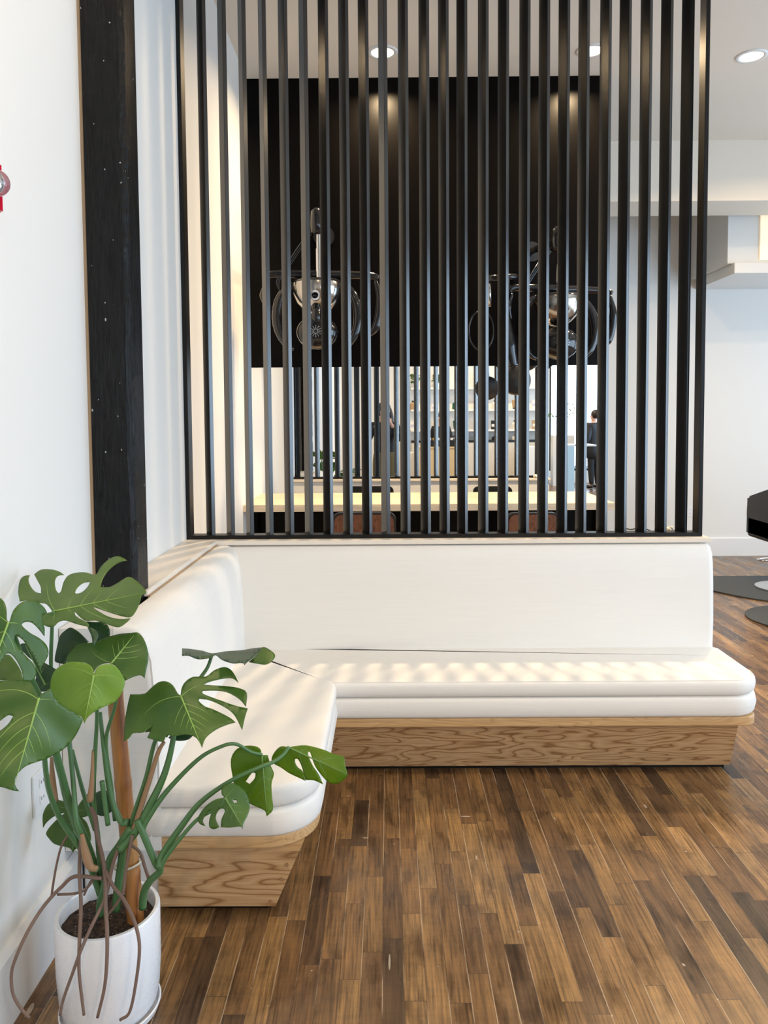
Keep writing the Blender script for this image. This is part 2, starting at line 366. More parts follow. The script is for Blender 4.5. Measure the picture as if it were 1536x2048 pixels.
M['stem'] = simple('green_petiole', (0.07, 0.17, 0.06), 0.4, bump=0.1, bscale=120)
M['sheath'] = simple('dry_brown_sheath', (0.30, 0.18, 0.095), 0.7)
M['rootm'] = simple('brown_aerial_root', (0.17, 0.11, 0.085), 0.75, bump=0.4, bscale=180)
M['tie'] = simple('translucent_plant_tie', (0.55, 0.52, 0.42), 0.4)
M['glass'] = glass_mat()
M['can'] = emis('warm_lamp_face', (1, 0.86, 0.66), 14)
M['lit'] = emis('lit_panel', (1.0, 0.86, 0.62), 1.15)
for k, c in dict(green=(0.0, 0.09, 0.05), redb=(0.45, 0.03, 0.03), white=(0.8, 0.78, 0.74), blk=(0.012, 0.012, 0.014), tanb=(0.45, 0.30, 0.16), lav=(0.55, 0.55, 0.68), foil=(0.75, 0.72, 0.66), gold=(0.5, 0.33, 0.06)).items():
    M[k] = simple('bottle_'+k, c, 0.35)
M['skin'] = simple('skin', (0.62, 0.36, 0.26), 0.5); M['hair'] = simple('dark_brown_hair', (0.022, 0.012, 0.008), 0.45)
M['blackcloth'] = simple('black_cloth', (0.010, 0.010, 0.012), 0.85); M['olive'] = simple('olive_trousers', (0.11, 0.085, 0.03), 0.85)
M['navy'] = simple('black_quilted_coat', (0.008, 0.009, 0.014), 0.6, bump=0.5, bscale=14)
M['paleblue'] = simple('pale_blue_column_paint', (0.50, 0.68, 0.80), 0.5)
M['oakfront'] = simple('pale_oak_counter', (0.62, 0.47, 0.26), 0.5)

# ------------------------------------------------------------------ structure
WL, WR, YB, YF, CZ, YM = -1.055, 6.1, -7.1, 9.0, 4.228, 6.0
struct('floor', B(WL-0.1, WR+0.1, YB-0.1, YF+0.1, -0.1, 0), M['floor'])
struct('ceiling', B(WL-0.1, WR+0.1, YB-0.1, YF+0.1, CZ, CZ+0.1), M['ceil'])
struct('wall_left', B(WL-0.12, WL, YB, YF, 0, CZ), M['wall'])
struct('wall_far', B(WL-0.1, WR+0.1, YF, YF+0.12, 0, CZ), M['wall'])
bm = bmesh.new()                                   # right wall with two shop windows
for y0, y1, z0, z1 in ((YB, -6.1, 0, CZ), (-6.1, -0.7, 0, 0.4), (-6.1, -0.7, 3.5, CZ), (-0.7, 0.2, 0, CZ), (0.2, 5.0, 0, 0.4), (0.2, 5.0, 3.5, CZ), (5.0, 5.5, 0, CZ), (5.5, 8.5, 0, 0.4), (5.5, 8.5, 3.0, CZ), (8.5, YF, 0, CZ)):
    box(bm, WR, WR+0.12, y0, y1, z0, z1)
struct('wall_right', bm, M['wall'])
bm = bmesh.new()
for x0, x1, z0, z1 in ((WL, 4.0, 0, CZ), (4.0, 5.8, 0, 0.3), (4.0, 5.8, 3.0, CZ), (5.8, WR, 0, CZ)): box(bm, x0, x1, YB-0.12, YB, z0, z1)
struct('wall_back', bm, M['wall'])
def window(n, axis, a0, a1, z0, z1, at, mull):
    bm = bmesh.new(); w = 0.05
    def bb(p0, p1, q0, q1):
        if axis == 'x': box(bm, at, at+0.06, p0, p1, q0, q1, 0.004)
        else: box(bm, p0, p1, at, at+0.06, q0, q1, 0.004)
    bb(a0, a1, z0, z0+w); bb(a0, a1, z1-w, z1); bb(a0, a0+w, z0+w, z1-w); bb(a1-w, a1, z0+w, z1-w)
    for k in range(1, mull): c = a0+(a1-a0)*k/mull; bb(c-w/2, c+w/2, z0+w, z1-w)
    o = struct('window_%d' % n, bm, M['frame'])
    g = bmesh.new()
    if axis == 'x': box(g, at+0.025, at+0.031, a0+w, a1-w, z0+w, z1-w)
    else: box(g, a0+w, a1-w, at+0.025, at+0.031, z0+w, z1-w)
    obj('pane', g, M['glass'], o)
window(1, 'x', 0.2, 5.0, 0.4, 3.5, WR+0.03, 3); window(2, 'x', -6.1, -0.7, 0.4, 3.5, WR+0.03, 3); window(4, 'x', 5.5, 8.5, 0.4, 3.0, WR+0.03, 2); window(3, 'y', 4.0, 5.8, 0.3, 3.0, YB-0.09, 2)
XR = atY(1207, 733, YM).x
struct('wall_partition', B(WL, XR, YM, YM+0.14, 0, CZ), M['blackwall'])
bm = bmesh.new(); prism(bm, [(WL, 0), (WL+0.02, 0), (WL+0.02, 0.195), (WL+0.006, 0.22), (WL, 0.22)], 'y', YB, 2.50); struct('baseboard_left', bm, M['trimw'])
bm = bmesh.new(); prism(bm, [(YF, 0), (YF-0.02, 0), (YF-0.02, 0.205), (YF-0.008, 0.215), (YF, 0.215)], 'x', XR, WR); struct('baseboard_far', bm, M['trimw'])
# half wall behind the banquette and its painted cap
bm = bmesh.new(); XE = atZ(1423, 1076, 1.02).x
box(bm, WL, XE-0.015, 3.965, 4.13, 0, 0.995); struct('wall_half', bm, M['wall'])
bm = bmesh.new(); box(bm, WL, XE, 3.935, 4.15, 0.997, 1.02, 0.003); box(bm, WL, -0.888, 2.80, 3.935, 0.997, 1.02, 0.003); struct('trim_1', bm, M['cap'])
# ceiling step, crown band and boxed bulkhead over the far wall
y7 = atZ(1500, 280, CZ).y; z7_ = atY(1500, 401, y7).z; y8 = atZ(1450, 431, z7_).y
bm = bmesh.new(); box(bm, XR, WR, y7, y8, z7_, CZ); struct('trim_2', bm, M['ceil'])
pc = atY(1455, 527, 8.05); zc = pc.z
bm = bmesh.new(); box(bm, pc.x, WR, 8.05, YF, zc, CZ)
p1 = atY(1520, 425, 8.05); p2 = atY(1536, 520, 8.05)
struct('trim_3', bm, M['wall'])
z5 = atY(1500, 546, 8.0).z
bm = bmesh.new(); box(bm, pc.x+0.05, WR, 8.0, YF, z5, zc-0.001, 0.004)
struct('trim_4', bm, M['wall'])
bm = bmesh.new(); box(bm, p1.x, WR-0.1, 8.03, 8.048, p2.z, p1.z)
tag(obj('lit_ceiling_panel', bm, M['lit']), 'warm lit rectangular panel set in the bulkhead at the far right', 'light panel')

# ------------------------------------------------------------------ banquette
SB = 3.886; SX = -0.742; SFY = 3.385; SFX = -0.235; NE = 2.41; XRt = 1.69
bq = thing('banquette', 'white upholstered corner bench on a slanted light wood base', 'bench', (SX, SB, 0))
bq_off = Vector((-SX, -SB, 0))
def part(name, bm, mat, smooth=False, parent=None):
    for v in bm.verts: v.co += bq_off
    return obj(name, bm, mat, parent or bq, smooth)
VM = M['vinyl']
left_poly = roundpoly([(SX-0.06, NE), (SFX, NE), (SFX, SFY+0.02), (SX-0.06, SB+0.059)], [0, 0.17, 0.18, 0])
far_poly = roundpoly([(SX-0.06, SB+0.06), (SFX-0.16, SFY), (XRt, SFY), (XRt, SB-0.004), (XRt-0.05, SB+0.06)], [0, 0, 0.15, 0, 0])
for poly, dz_ in ((left_poly, 0), (far_poly, 0.004)):
    bm = bmesh.new(); cushion(bm, poly, 0.392, 0.468-dz_, 0.022, 0.004, 0.002); up_ = part('seat_cushion', bm, VM, 'all')
    bm = bmesh.new(); cushion(bm, poly, 0.296, 0.391, 0.020, 0, 0.006); part('lower_cushion', bm, VM, 'all')
def piping(poly, z, inset, i0, i1, par):
    N = len(poly); pts = []
    ar = sum(poly[i].x*poly[(i+1) % N].y - poly[(i+1) % N].x*poly[i].y for i in range(N))
    for i in range(i0, i1):
        a = poly[i-1]; b = poly[(i+1) % N]; t = (b-a).normalized(); n = Vector((-t.y, t.x))*(1 if ar > 0 else -1); q = poly[i]+n*inset; pts.append(Vector((q.x, q.y, z)))
    return pts
def idx(poly, pred): return [i for i, p in enumerate(poly) if pred(p)]
for poly, pr in ((left_poly, lambda p: p.y < NE+0.01 or p.x > SFX-0.17), (far_poly, lambda p: p.y < SFY+0.16)):
    ii = idx(poly, pr); bm = bmesh.new(); tube(bm, piping(poly, 0.4625, 0.013, ii[0], ii[-1]+1, None), 0.0022, 6); part('piping', bm, VM, True)
# backrests
def prof_back(t0, b0, zt, zb_, back, sgn):
    pts = [(back, zb_), (b0, zb_), (b0+(t0-b0)*0.45-0.004*sgn*-1, zb_+(zt-zb_)*0.45)]
    r = 0.055
    for k in range(7):
        a = PI/2*k/6; pts.append((t0+sgn*r*(1-math.cos(a)), zt-r+r*math.sin(a)*1.0))
    pts.append((back, zt)); return pts
bm = bmesh.new(); pf = prof_back(3.905, SB, 0.992, 0.43, 3.962, 1); pf = [(min(a, 3.962), z) for a, z in pf]
pf = [(3.962, 0.43), (SB, 0.43), (SB-0.004, 0.6), (SB+0.004, 0.8), (SB+0.014, 0.92), (SB+0.026, 0.962), (SB+0.044, 0.984), (3.962, 0.992)]
XB0, XB1 = -0.80, 1.66
ring = []
xs = [(-0.90, 0), (XB1-0.03, 0), (XB1-0.010, 0.006), (XB1+0.002, 0.02), (XB1+0.006, 0.045)]
R_ = []
for x_, ins in xs:
    row = []
    for (y_, z_) in pf:
        yy = min(3.962, y_+ins*(1.0 if y_ < 3.96 else 0)); zz = z_-ins*(0.9 if z_ > 0.9 else 0)
        row.append(bm.verts.new((x_+(0.0 if z_ > .5 else 0.0), yy, zz)))
    R_.append(row)
for a, b in zip(R_, R_[1:]):
    for i in range(len(pf)-1): bm.faces.new((a[i], a[i+1], b[i+1], b[i]))
    bm.faces.new((a[-1], a[0], b[0], b[-1]))
bm.faces.new(R_[0]); bm.faces.new(R_[-1][::-1])
part('backrest', bm, VM, 50)
pl = [(-0.877, 0.43), (SX, 0.43), (SX+0.002, 0.55), (SX-0.004, 0.72), (SX-0.016, 0.88), (SX-0.030, 0.945), (SX-0.052, 0.980), (SX-0.085, 0.996), (-0.877, 0.998)]
bm = bmesh.new(); R_ = []
NB = NE-0.0
for y_, ins in ((NB, 0.022), (NB+0.004, 0.010), (NB+0.012, 0.003), (NB+0.03, 0), (3.94, 0)):
    R_.append([bm.verts.new((x_-(ins if x_ > -0.87 else 0), y_, z_-(ins if z_ > 0.9 else 0))) for x_, z_ in pl])
for a, b in zip(R_, R_[1:]):
    for i in range(len(pl)-1): bm.faces.new((a[i], a[i+1], b[i+1], b[i]))
bm.faces.new(R_[0]); bm.faces.new(R_[-1][::-1])
bm.faces.new([r[0] for r in (R_[0], R_[1], R_[2], R_[3], R_[4])] + [r[-1] for r in (R_[4], R_[3], R_[2], R_[1], R_[0])])
part('backrest', bm, VM, 50)
# upholstered end of the left back, standing on a white plinth
bm = bmesh.new(); prism(bm, [(WL+0.003, 0.255), (SX-0.001, 0.255), (SX-0.001, 0.43), (SX, 0.55), (SX-0.006, 0.72), (SX-0.018, 0.88), (SX-0.035, 0.94), (SX-0.06, 0.972), (-0.89, 0.985), (WL+0.003, 0.985)], 'y', NE+0.006, NE+0.28)
part('end_panel', bm, VM, 30)
bm = bmesh.new(); tube(bm, [(SX-0.03, NE+0.004, 0.30), (SX-0.028, NE+0.004, 0.5), (SX-0.032, NE+0.004, 0.75), (SX-0.05, NE+0.004, 0.90), (SX-0.085, NE+0.004, 0.955), (-0.93, NE+0.004, 0.965)], 0.003, 6); part('piping', bm, VM, True)
bm = bmesh.new(); box(bm, WL+0.022, -0.775, 2.51, 2.7, 0, 0.215, 0.004); part('plinth', bm, M['trimw'])
bm = bmesh.new(); box(bm, -0.8875, -0.8775, 2.80, 3.93, 0.96, 1.002); part('edge_strip', bm, M['tan'])
# ash rail and slanted base boards
rail_l = roundpoly([(-0.85, NE+0.015), (SFX-0.01, NE+0.015), (SFX-0.01, SFY+0.03), (SX, SB)], [0, 0.17, 0, 0])
bm = bmesh.new(); cushion(bm, rail_l, 0.254, 0.2955, 0.006); part('seat_rail', bm, M['lip'], 30)
rail_f = roundpoly([(SX, SB), (SFX-0.01, SFY+0.012), (XRt-0.025, SFY+0.012), (XRt-0.025, SB)], [0, 0, 0.07, 0])
bm = bmesh.new(); cushion(bm, rail_f, 0.254, 0.2955, 0.006); part('seat_rail', bm, M['lip'], 30)
bm = bmesh.new(); prism(bm, [(SFY+0.045, 0.254), (SFY+0.045+0.085, 0.022), (SB, 0.022), (SB, 0.254)], 'x', -0.5, 1.585)
bb1 = part('base_board', bm, M['ashx'])
bm = bmesh.new(); prism(bm, [(-0.775, 0.022), (-0.385, 0.022), (-0.285, 0.254), (-0.775, 0.254)], 'y', 2.485, 3.6)
bb2 = part('base_board', bm, M['ashe'])
bm = bmesh.new(); prism(bm, [(-0.775, 0.215), (-0.3015, 0.215), (-0.2855, 0.253), (-0.775, 0.253)], 'y', 2.479, 2.486); part('base_moulding', bm, M['lip'])
for (px, py) in ((574, 1730), (564, 1758), (542, 1803)):
    q = atY(px, py, 2.483); b = L([(0, 0), (0.006, 0), (0.006, 0.004), (0, 0.004)], 14, (0, 0, 0), Matrix.Rotation(PI/2, 4, 'X'))
    for v in b.verts: v.co += q
    part('wood_plug', b, M['plug'])
bm = bmesh.new(); box(bm, -0.47, 1.57, SFY+0.155, SB, 0, 0.022); part('toe_kick', bm, M['frame'])
bm = bmesh.new(); box(bm, -0.75, -0.41, 2.51, 3.55, 0, 0.022); part('toe_kick', bm, M['frame'])

# ------------------------------------------------------------------ slat screen
FY0, FY1, FZ0 = 3.99, 4.07, 1.0205
fx0 = atY(373, 1075, FY0).x; fx1 = atY(1404.6, 1072, FY0).x
sc = thing('slat_screen', 'tall black screen of upright wooden slats standing on the half wall', 'screen', (0, 4.02, FZ0))
def so(b, ox=0): 
    for v in b.verts: v.co -= Vector((0, 4.02, FZ0))
    return b
for nm, a in (('frame_post', (fx0, fx0+0.021, FY0, FY1, FZ0, CZ-0.002)), ('frame_post', (fx1-0.021, fx1, FY0, FY1, FZ0, CZ-0.002)),
              ('frame_rail', (fx0+0.021, fx1-0.021, FY0, FY1, FZ0, FZ0+0.020)), ('frame_rail', (fx0+0.021, fx1-0.021, FY0, FY1, CZ-0.03, CZ-0.002))):
    obj(nm, so(B(*a, bev=0.0015)), M['frame'], sc)
corner = [424, 463, 500.8, 539.8, 581.7, 620, 661, 699.9, 738.8, 774, 815, 856, 893.8, 930, 971, 1010.6, 1052, 1090, 1128.7, 1166.7, 1209, 1247.6, 1288, 1328, 1369]
rr = random.Random(3)
for i, px in enumerate(corner):
    b = bmesh.new(); A_, B_ = 0.062, 0.0215
    box(b, -A_, 0, 0, B_, 0, CZ-0.03-FZ0-0.020, 0.0015)      # near corner at the origin
    x = atY(px, 1070, FY0+0.010).x; th = -math.radians({2: 60, 3: 61, 5: 60, 9: 62, 1: 54, 4: 53}.get(i, 50.5 if i < 10 else 53.5 if i < 14 else 56 if i < 19 else 58.5) + rr.uniform(-1.5, 1.5))
    o = obj('slat', b, M['slat'], sc); o.location = (x, FY0+0.010-4.02, 0.020); o.rotation_euler = (0, 0, th)

# ------------------------------------------------------------------ timber post on the left wall
xc = atY(249, 600, 2.71).x; xs_ = atY(262, 600, 2.735).x
tp = thing('timber_post', 'rough black timber post against the white left wall behind the plant', 'post', (WL, 2.75, 1.0))
bm = bmesh.new(); nz = 190; cols = [(WL+0.012, 2.71), (WL+0.04, 2.71), (WL+0.075, 2.71), (xc-0.02, 2.71), (xc, 2.71), ((xc+xs_)/2, 2.722), (xs_, 2.735), (xs_, 2.76), (xs_, 2.85)]
rows = []
import mathutils.noise as mn
for k in range(nz+1):
    z = 0.985+(CZ-0.985)*k/nz; row = []
    for j, (x, y) in enumerate(cols):
        nv = mn.noise(Vector((x*20, y*20, z*9)))*0.004 + mn.noise(Vector((x*60, y*60, z*40)))*0.0025
        ch = 1.0 if j in (4, 5, 6) else 0.45
        dx = nv*ch*1.2; dy = -abs(nv)*ch
        if j in (0, 8): dx = dy = 0
        row.append(bm.verts.new((x+dx-WL, y+dy-2.75, z-1.0)))
    rows.append(row)
for a, b in zip(rows, rows[1:]):
    for j in range(len(cols)-1): bm.faces.new((a[j], a[j+1], b[j+1], b[j]))
    bm.faces.new((a[-1], a[0], b[0], b[-1]))
bm.faces.new(rows[0]); bm.faces.new(rows[-1][::-1])
obj('post_body', bm, M['timber'], tp)
obj('tan_edge', B(0.001, 0.012, -0.036, 0.10, -0.015, CZ-1.0), M['tan'], tp)  # narrow tan strip down the wall side of the post

# ------------------------------------------------------------------ outlets, alarm, ceiling lamps
def outlet(loc, rot, label, w=0.075, h=0.12):
    t = thing('wall_outlet', label, 'outlet', loc); t.rotation_euler = rot
    obj('cover_plate', B(-w/2, w/2, -0.006, 0, -h/2, h/2, bev=0.002), M['plate'], t)
    for z in (-h*0.2, h*0.2):
        b = bmesh.new(); box(b, -0.017, 0.017, -0.0075, -0.006, z-0.014, z+0.014, 0.0005); sck = obj('socket', b, M['plate'], t)
        b = bmesh.new()
        for x in (-0.007, 0.007): box(b, x-0.0012, x+0.0012, -0.0082, -0.0074, z-0.003, z+0.006)
        obj('slot', b, M['slot'], sck)
    return t
q = atX(80, 1579, WL); outlet((WL, q.y, q.z), (0, 0, PI/2), 'white wall outlet low on the left wall behind the monstera stems', 0.11, 0.125)
q = atY(1380, 1023, YF); outlet((q.x, YF, q.z), (0, 0, 0), 'white outlet on the far wall seen through the last slat gap')
q = atY(1500, 1022, YF); outlet((q.x, YF, q.z), (0, 0, 0), 'white outlet on the far wall partly behind the black salon chair')
q = atX(4, 381, WL+0.03)
al = thing('fire_alarm', 'red fire alarm with a clear strobe dome on the left wall', 'alarm', (WL, q.y-0.032, q.z))
b = bmesh.new(); box(b, 0, 0.045, -0.06, 0.015, -0.075, 0.068, 0.012); obj('housing', b, M['red'], al, True)
b = bmesh.new(); ball(b, (0.045, -0.035, 0.0), 0.037, 1.0, 1.0, 0.95, 24); obj('strobe_lens', b, M['clear'], al, 'all')
b = bmesh.new(); ball(b, (0.047, -0.035, 0.0), 0.014, 1, 1, 1.4, 12); obj('strobe_bulb', b, M['chrome'], al, 'all')
def can(x, y, label, watts=None):
    t = thing('recessed_ceiling_light', label, 'ceiling light', (x, y, CZ))
    obj('trim_ring', L([(0.078, -0.002), (0.082, -0.008), (0.105, -0.006), (0.112, 0.0), (0.078, 0.0)], 40), M['trimw'], t, 'all')
    obj('lamp_face', L([(0, -0.0035), (0.079, -0.0035), (0.079, -0.001), (0, -0.001)], 32), M['can'], t)
    l = bpy.data.lights.new('lamp', 'AREA'); l.shape = 'DISK'; l.size = 0.15; l.energy = watts or CAN_W; l.color = WARM; l.spread = math.radians(150)
    lo = bpy.data.objects.new('lamp_light', l); C.objects.link(lo); lo.parent = t; lo.location = (0, 0, -0.012)
a = atZ(765, 104, CZ); b_ = atZ(1183, 101, CZ); c_ = atZ(1503, 112, CZ)
can(a.x, a.y, 'round recessed ceiling light above the black wall, left of the three'); can(b_.x, b_.y, 'round recessed ceiling light near the right end of the black wall'); can(c_.x, c_.y, 'round recessed ceiling light right of the slat screen')
for x, y in ((0.4, -2.6), (2.2, -2.6), (1.2, -5.2), (3.4, -5.2), (3.6, 6.2)):  # the far one is added out of view to light the header face
    can(x, y, 'round recessed ceiling light %s, %s' % ({-2.6: 'over the aisle to the reception desk', -5.2: 'over the reception desk', 6.2: 'added unseen to light the header beam'}[y], 'nearest the left wall' if x < 0.5 else 'second from the left wall' if x < 1.9 else 'farther right' if x < 3.3 else 'farthest right'), 70 if y > 0 else None)
for x, w_ in ((a.x, 'left'), (b_.x, 'right')): can(x, 2.1, 'round recessed ceiling light over the floor in front of the banquette, the %s one' % w_, 38)

# ------------------------------------------------------------------ mirror and counter
mz1 = atY(850, 733, YM).z
mr = thing('wall_mirror', 'wide frameless mirror under the black wall panel above the counter', 'mirror', (0, YM-0.004, 1.03))
obj('glass', B(WL+0.003, XR-0.01, -0.004, 0.002, -0.01, mz1-1.03), M['mirror'], mr)
cz = atY(850, 1008, 5.56).z; cb = atY(850, 1022, 5.56).z
xl = atY(484, 1016, 5.56).x; xr = atY(1230, 1016, 5.56).x
ct = thing('wood_counter', 'pale pine counter shelf running below the mirror', 'counter', (0, 5.78, cb))
obj('counter_top', B(xl, xr, -0.22, 0.214, 0, cz-cb, bev=0.003), M['pine'], ct)
b = bmesh.new(); box(b, WL+0.006, WL+0.05, 0.1, 0.21, -cb, -0.002); obj('support', b, M['blackwall'], ct)
b = bmesh.new(); box(b, XR-0.05, XR-0.005, 0.1, 0.21, -cb, -0.002); obj('support', b, M['blackwall'], ct)

def chair(name, label, px0, px1, py, Y):
    p0 = atY(px0, py, Y); p1 = atY(px1, py, Y); w = p1.x-p0.x; zt = p0.z; cx = (p0.x+p1.x)/2
    t = thing(name, label, 'chair', (cx, Y, 0))
    for nm, mt, d, e in (('back_shell', M['leather'], 0.02, 0.0), ('veneer_panel', M['walnut'], 0.0, 0.014)):
        poly = roundpoly([(-w/2+e, zt-0.34+e), (w/2-e, zt-0.34+e), (w/2-e, zt-e), (-w/2+e, zt-e)], [0.05]*4, 6)
        b = bmesh.new(); P = [(v.x, v.y) for v in poly]; prism(b, P, 'y', d-0.012, d+(0.03 if d else 0.004))
        for v in b.verts: v.co.y += 0.18*(v.co.x**2)*-1
        obj(nm, b, mt, t, 30)
    b = bmesh.new(); box(b, -w/2+0.02, w/2-0.02, 0.0, 0.19, zt-0.42, zt-0.34, 0.02); obj('seat', b, M['leather'], t, 40)
    obj('post', T([(0, 0.1, 0.03), (0, 0.1, zt-0.42)], 0.022, 14), M['chrome'], t, 30)
    obj('base', L([(0, 0), (0.17, 0), (0.17, 0.012), (0.03, 0.03), (0, 0.03)], 32, (0, 0.02, 0)), M['steel'], t, 30)
    return t
chair('counter_chair', 'walnut-backed chair standing at the left part of the counter', 664, 792, 1026, 5.0)
chair('counter_chair', 'walnut-backed chair standing at the right part of the counter', 1013, 1121, 1026, 5.0)

# ------------------------------------------------------------------ hair processors
def processor(loc, rz, label, s=1.0, group=None):
    t = thing('hair_processor', label, 'hair processor', loc, group, rz); t.scale = (s, s, s)
    # origin at the centre of the bowl; 1 unit = metres
    obj('cap', (lambda b: (lathe(b, [(0, 0.255+0.36), (0.02, 0.61), (0.042, 0.585), (0.045, 0.50), (0.040, 0.44), (0, 0.43)], 24, (0, 0, 0)), b)[1])(bmesh.new()), M['gloss'], t, 'all')
    b = bmesh.new(); tube(b, [(0.012, 0, 0.43), (0.012, 0, 0.33)], 0.016, 16); tube(b, [(0.012, 0, 0.335), (0.012, 0, 0.06)], 0.020, 16); obj('pole', b, M['chrome'], t, 30)
    b = bmesh.new(); tube(b, spline([(-0.36, 0.0, 0.13), (-0.33, 0.02, 0.165), (-0.2, 0.03, 0.17), (0, 0.03, 0.16), (0.2, 0.03, 0.16), (0.38, 0.02, 0.15), (0.42, 0, 0.13)]), [0.02, 0.026, 0.03, 0.035, 0.03, 0.026, 0.018], 12); obj('crossbar', b, M['gloss'], t, 'all')
    b = bmesh.new(); lathe(b, [(0.165, 0.10), (0.172, 0.07), (0.165, 0.02), (0.14, -0.04), (0.10, -0.085), (0.05, -0.11), (0, -0.118)], 40); 
    obj('bowl', b, M['darkchrome'], t, 'all')
    b = bmesh.new(); lathe(b, [(0.17, 0.10), (0.16, 0.115), (0.06, 0.13), (0, 0.13)], 40); obj('bowl_lid', b, M['gloss'], t, 'all')
    b = bmesh.new(); RX = Matrix.Rotation(PI/2, 4, 'X')
    lathe(b, [(0.022, -0.01), (0.034, -0.01), (0.036, 0.02), (0.034, 0.03), (0.022, 0.03)], 28, (0, -0.16, -0.01), 0, RX); ring_ = obj('joint_ring', b, M['chrome'], t, 30)
    b = bmesh.new(); ball(b, (0, -0.15, -0.01), 0.024); tube(b, [(0, -0.14, -0.01), (0, -0.02, 0.09)], 0.03, 12); obj('joint', b, M['gloss'], t, 'all')
    b = bmesh.new()
    for k in range(8): 
        an = k*0.8; ball(b, (0.045*math.cos(an), -0.135, 0.045*math.sin(an)+0.04), 0.009, seg=8)
    obj('knob_cluster', b, M['chrome'], t, 'all')
    b = bmesh.new(); tube(b, [(0, -0.1, -0.06), (0, -0.11, -0.22)], 0.032, 16); obj('neck', b, M['gloss'], t, 'all')
    b = bmesh.new(); ball(b, (0, -0.05, -0.24), 0.145, 1, 0.75, 0.82, 32); pod = obj('lamp_pod', b, M['gloss'], t, 'all')
    b = bmesh.new()
    for r in (0.012, 0.022, 0.032): 
        for k in range(12):
            an = 2*PI*k/12; box(b, -0.0025, 0.0025, -0.166, -0.158, 0, 0.006, 0, 0, Matrix.Translation((0, 0, -0.245)) @ Matrix.Rotation(an, 4, 'Y') @ Matrix.Translation((0, 0, r)))
    obj('vent', b, M['steel'], pod)
    # curved heater arms to both sides
    for sg in (-1, 1):
        arc = [(sg*(0.13+0.15*math.sin(a)), -0.02+0.02*math.cos(a), -0.13+0.23*math.cos(a)) for a in [PI*k/14 for k in range(0, 14)]]
        b = bmesh.new(); tube(b, arc, [0.018, 0.03, 0.036, 0.034, 0.026, 0.012], 14); obj('heater_arm', b, M['gloss'], t, 'all')
    b = bmesh.new(); tube(b, spline([(-0.34, 0, 0.12), (-0.37, 0, 0.02), (-0.345, 0, -0.07)]), [0.014, 0.03, 0.012], 10); obj('side_lamp', b, M['gloss'], t, 'all')
    b = bmesh.new(); tube(b, spline([(0.40, 0, 0.12), (0.43, 0, -0.02), (0.40, 0, -0.2), (0.33, 0, -0.27)]), [0.014, 0.028, 0.03, 0.014], 10); obj('side_lamp', b, M['gloss'], t, 'all')
    b = bmesh.new()
    for k in range(3): tube(b, spline([(-0.03, 0.02, 0.47-0.01*k), (-0.12, 0.03, 0.37-0.02*k), (-0.22, 0.02, 0.22-0.02*k), (-0.28+0.01*k, 0.0, 0.12), (-0.26, 0.0, 0.05)]), 0.0045, 6)
    obj('cable', b, M['gloss'], t, 'all')
    # mount arm back to the black wall
    b = bmesh.new(); tube(b, [(0, 0.02, 0.52), (0, 0.62, 0.56)], 0.03, 14); lathe(b, [(0, 0), (0.08, 0), (0.08, 0.03), (0, 0.03)], 28, (0, 0.64, 0.56), 0, RX); obj('wall_arm', b, M['gloss'], t, 30)
    return t
YP = 5.36
processor(atY(635, 596, YP), 0.0, 'black and chrome hair processor hanging at the left of the black wall')
processor(atY(1114, 622, YP), 0.12, 'black and chrome hair processor hanging at the right end of the black wall', 0.94)
# separate looped lamp and mesh pod to the left of the right-hand processor
rt_lamp = thing('heat_lamp', 'black heat lamp with thin oval loop and mesh disc hanging left of the right processor', 'heat lamp', atY(979, 560, 5.30))
b = bmesh.new(); tube(b, [(-0.02, 0, 0.01), (0.12, 0, 0.02), (0.17, 0, 0.02), (0.17, 0.2, 0.02), (0.17, 0.60, 0.02)], 0.022, 12); obj('arm', b, M['gloss'], rt_lamp, 'all')
b = bmesh.new(); tube(b, [(0.0, 0, 0), (0.0, 0, -0.18)], 0.012, 10); obj('rod', b, M['chrome'], rt_lamp, 'all')
b = bmesh.new(); tube(b, [(-0.055+0.085*math.cos(2*PI*k/28), 0, -0.34+0.135*math.sin(2*PI*k/28)) for k in range(29)], 0.006, 8); obj('loop', b, M['gloss'], rt_lamp, 'all')
b = bmesh.new(); tube(b, spline([(0.12, 0, 0.03), (0.09, -0.01, -0.2), (0.13, -0.02, -0.45), (0.16, -0.03, -0.6)]), [0.02, 0.045, 0.05, 0.03], 14); obj('shade_arm', b, M['gloss'], rt_lamp, 'all')
b = bmesh.new(); lathe(b, [(0, 0.03), (0.09, 0.02), (0.105, 0), (0.09, -0.01), (0, -0.012)], 30, (0.17, -0.05, -0.68), 0, Matrix.Rotation(PI/2.2, 4, 'X')); obj('mesh_disc', b, M['leather'], rt_lamp, 'all')

# ------------------------------------------------------------------ items on the half wall cap behind the slats
q = atY(1341, 1058, 4.11); b = bmesh.new(); bmesh.ops.create_icosphere(b, subdivisions=3, radius=0.022)
for v in b.verts: v.co = v.co*(1+0.6*mn.noise(v.co*70)); v.co.z *= 0.8
tag(obj('foil_ball', b, M['foil'], None, False, (q.x, 4.112, 1.0395)), 'crumpled foil ball on the half wall near the right end of the screen', 'foil')
b = bmesh.new(); pp = [atY(1225, 1061, 4.12), atY(1245, 1060, 4.12), atY(1262, 1059.5, 4.12), atY(1285, 1060, 4.12), atY(1306, 1060, 4.12)]
for k__, p_ in enumerate(pp): p_.z = (1.0245, 1.046, 1.040, 1.048, 1.0245)[k__]
tube(b, spline(pp), 0.0035, 6); tag(obj('cable', b, M['blk'], None, 'all'), 'thin black cable lying on the half wall cap behind the right slats', 'cable')

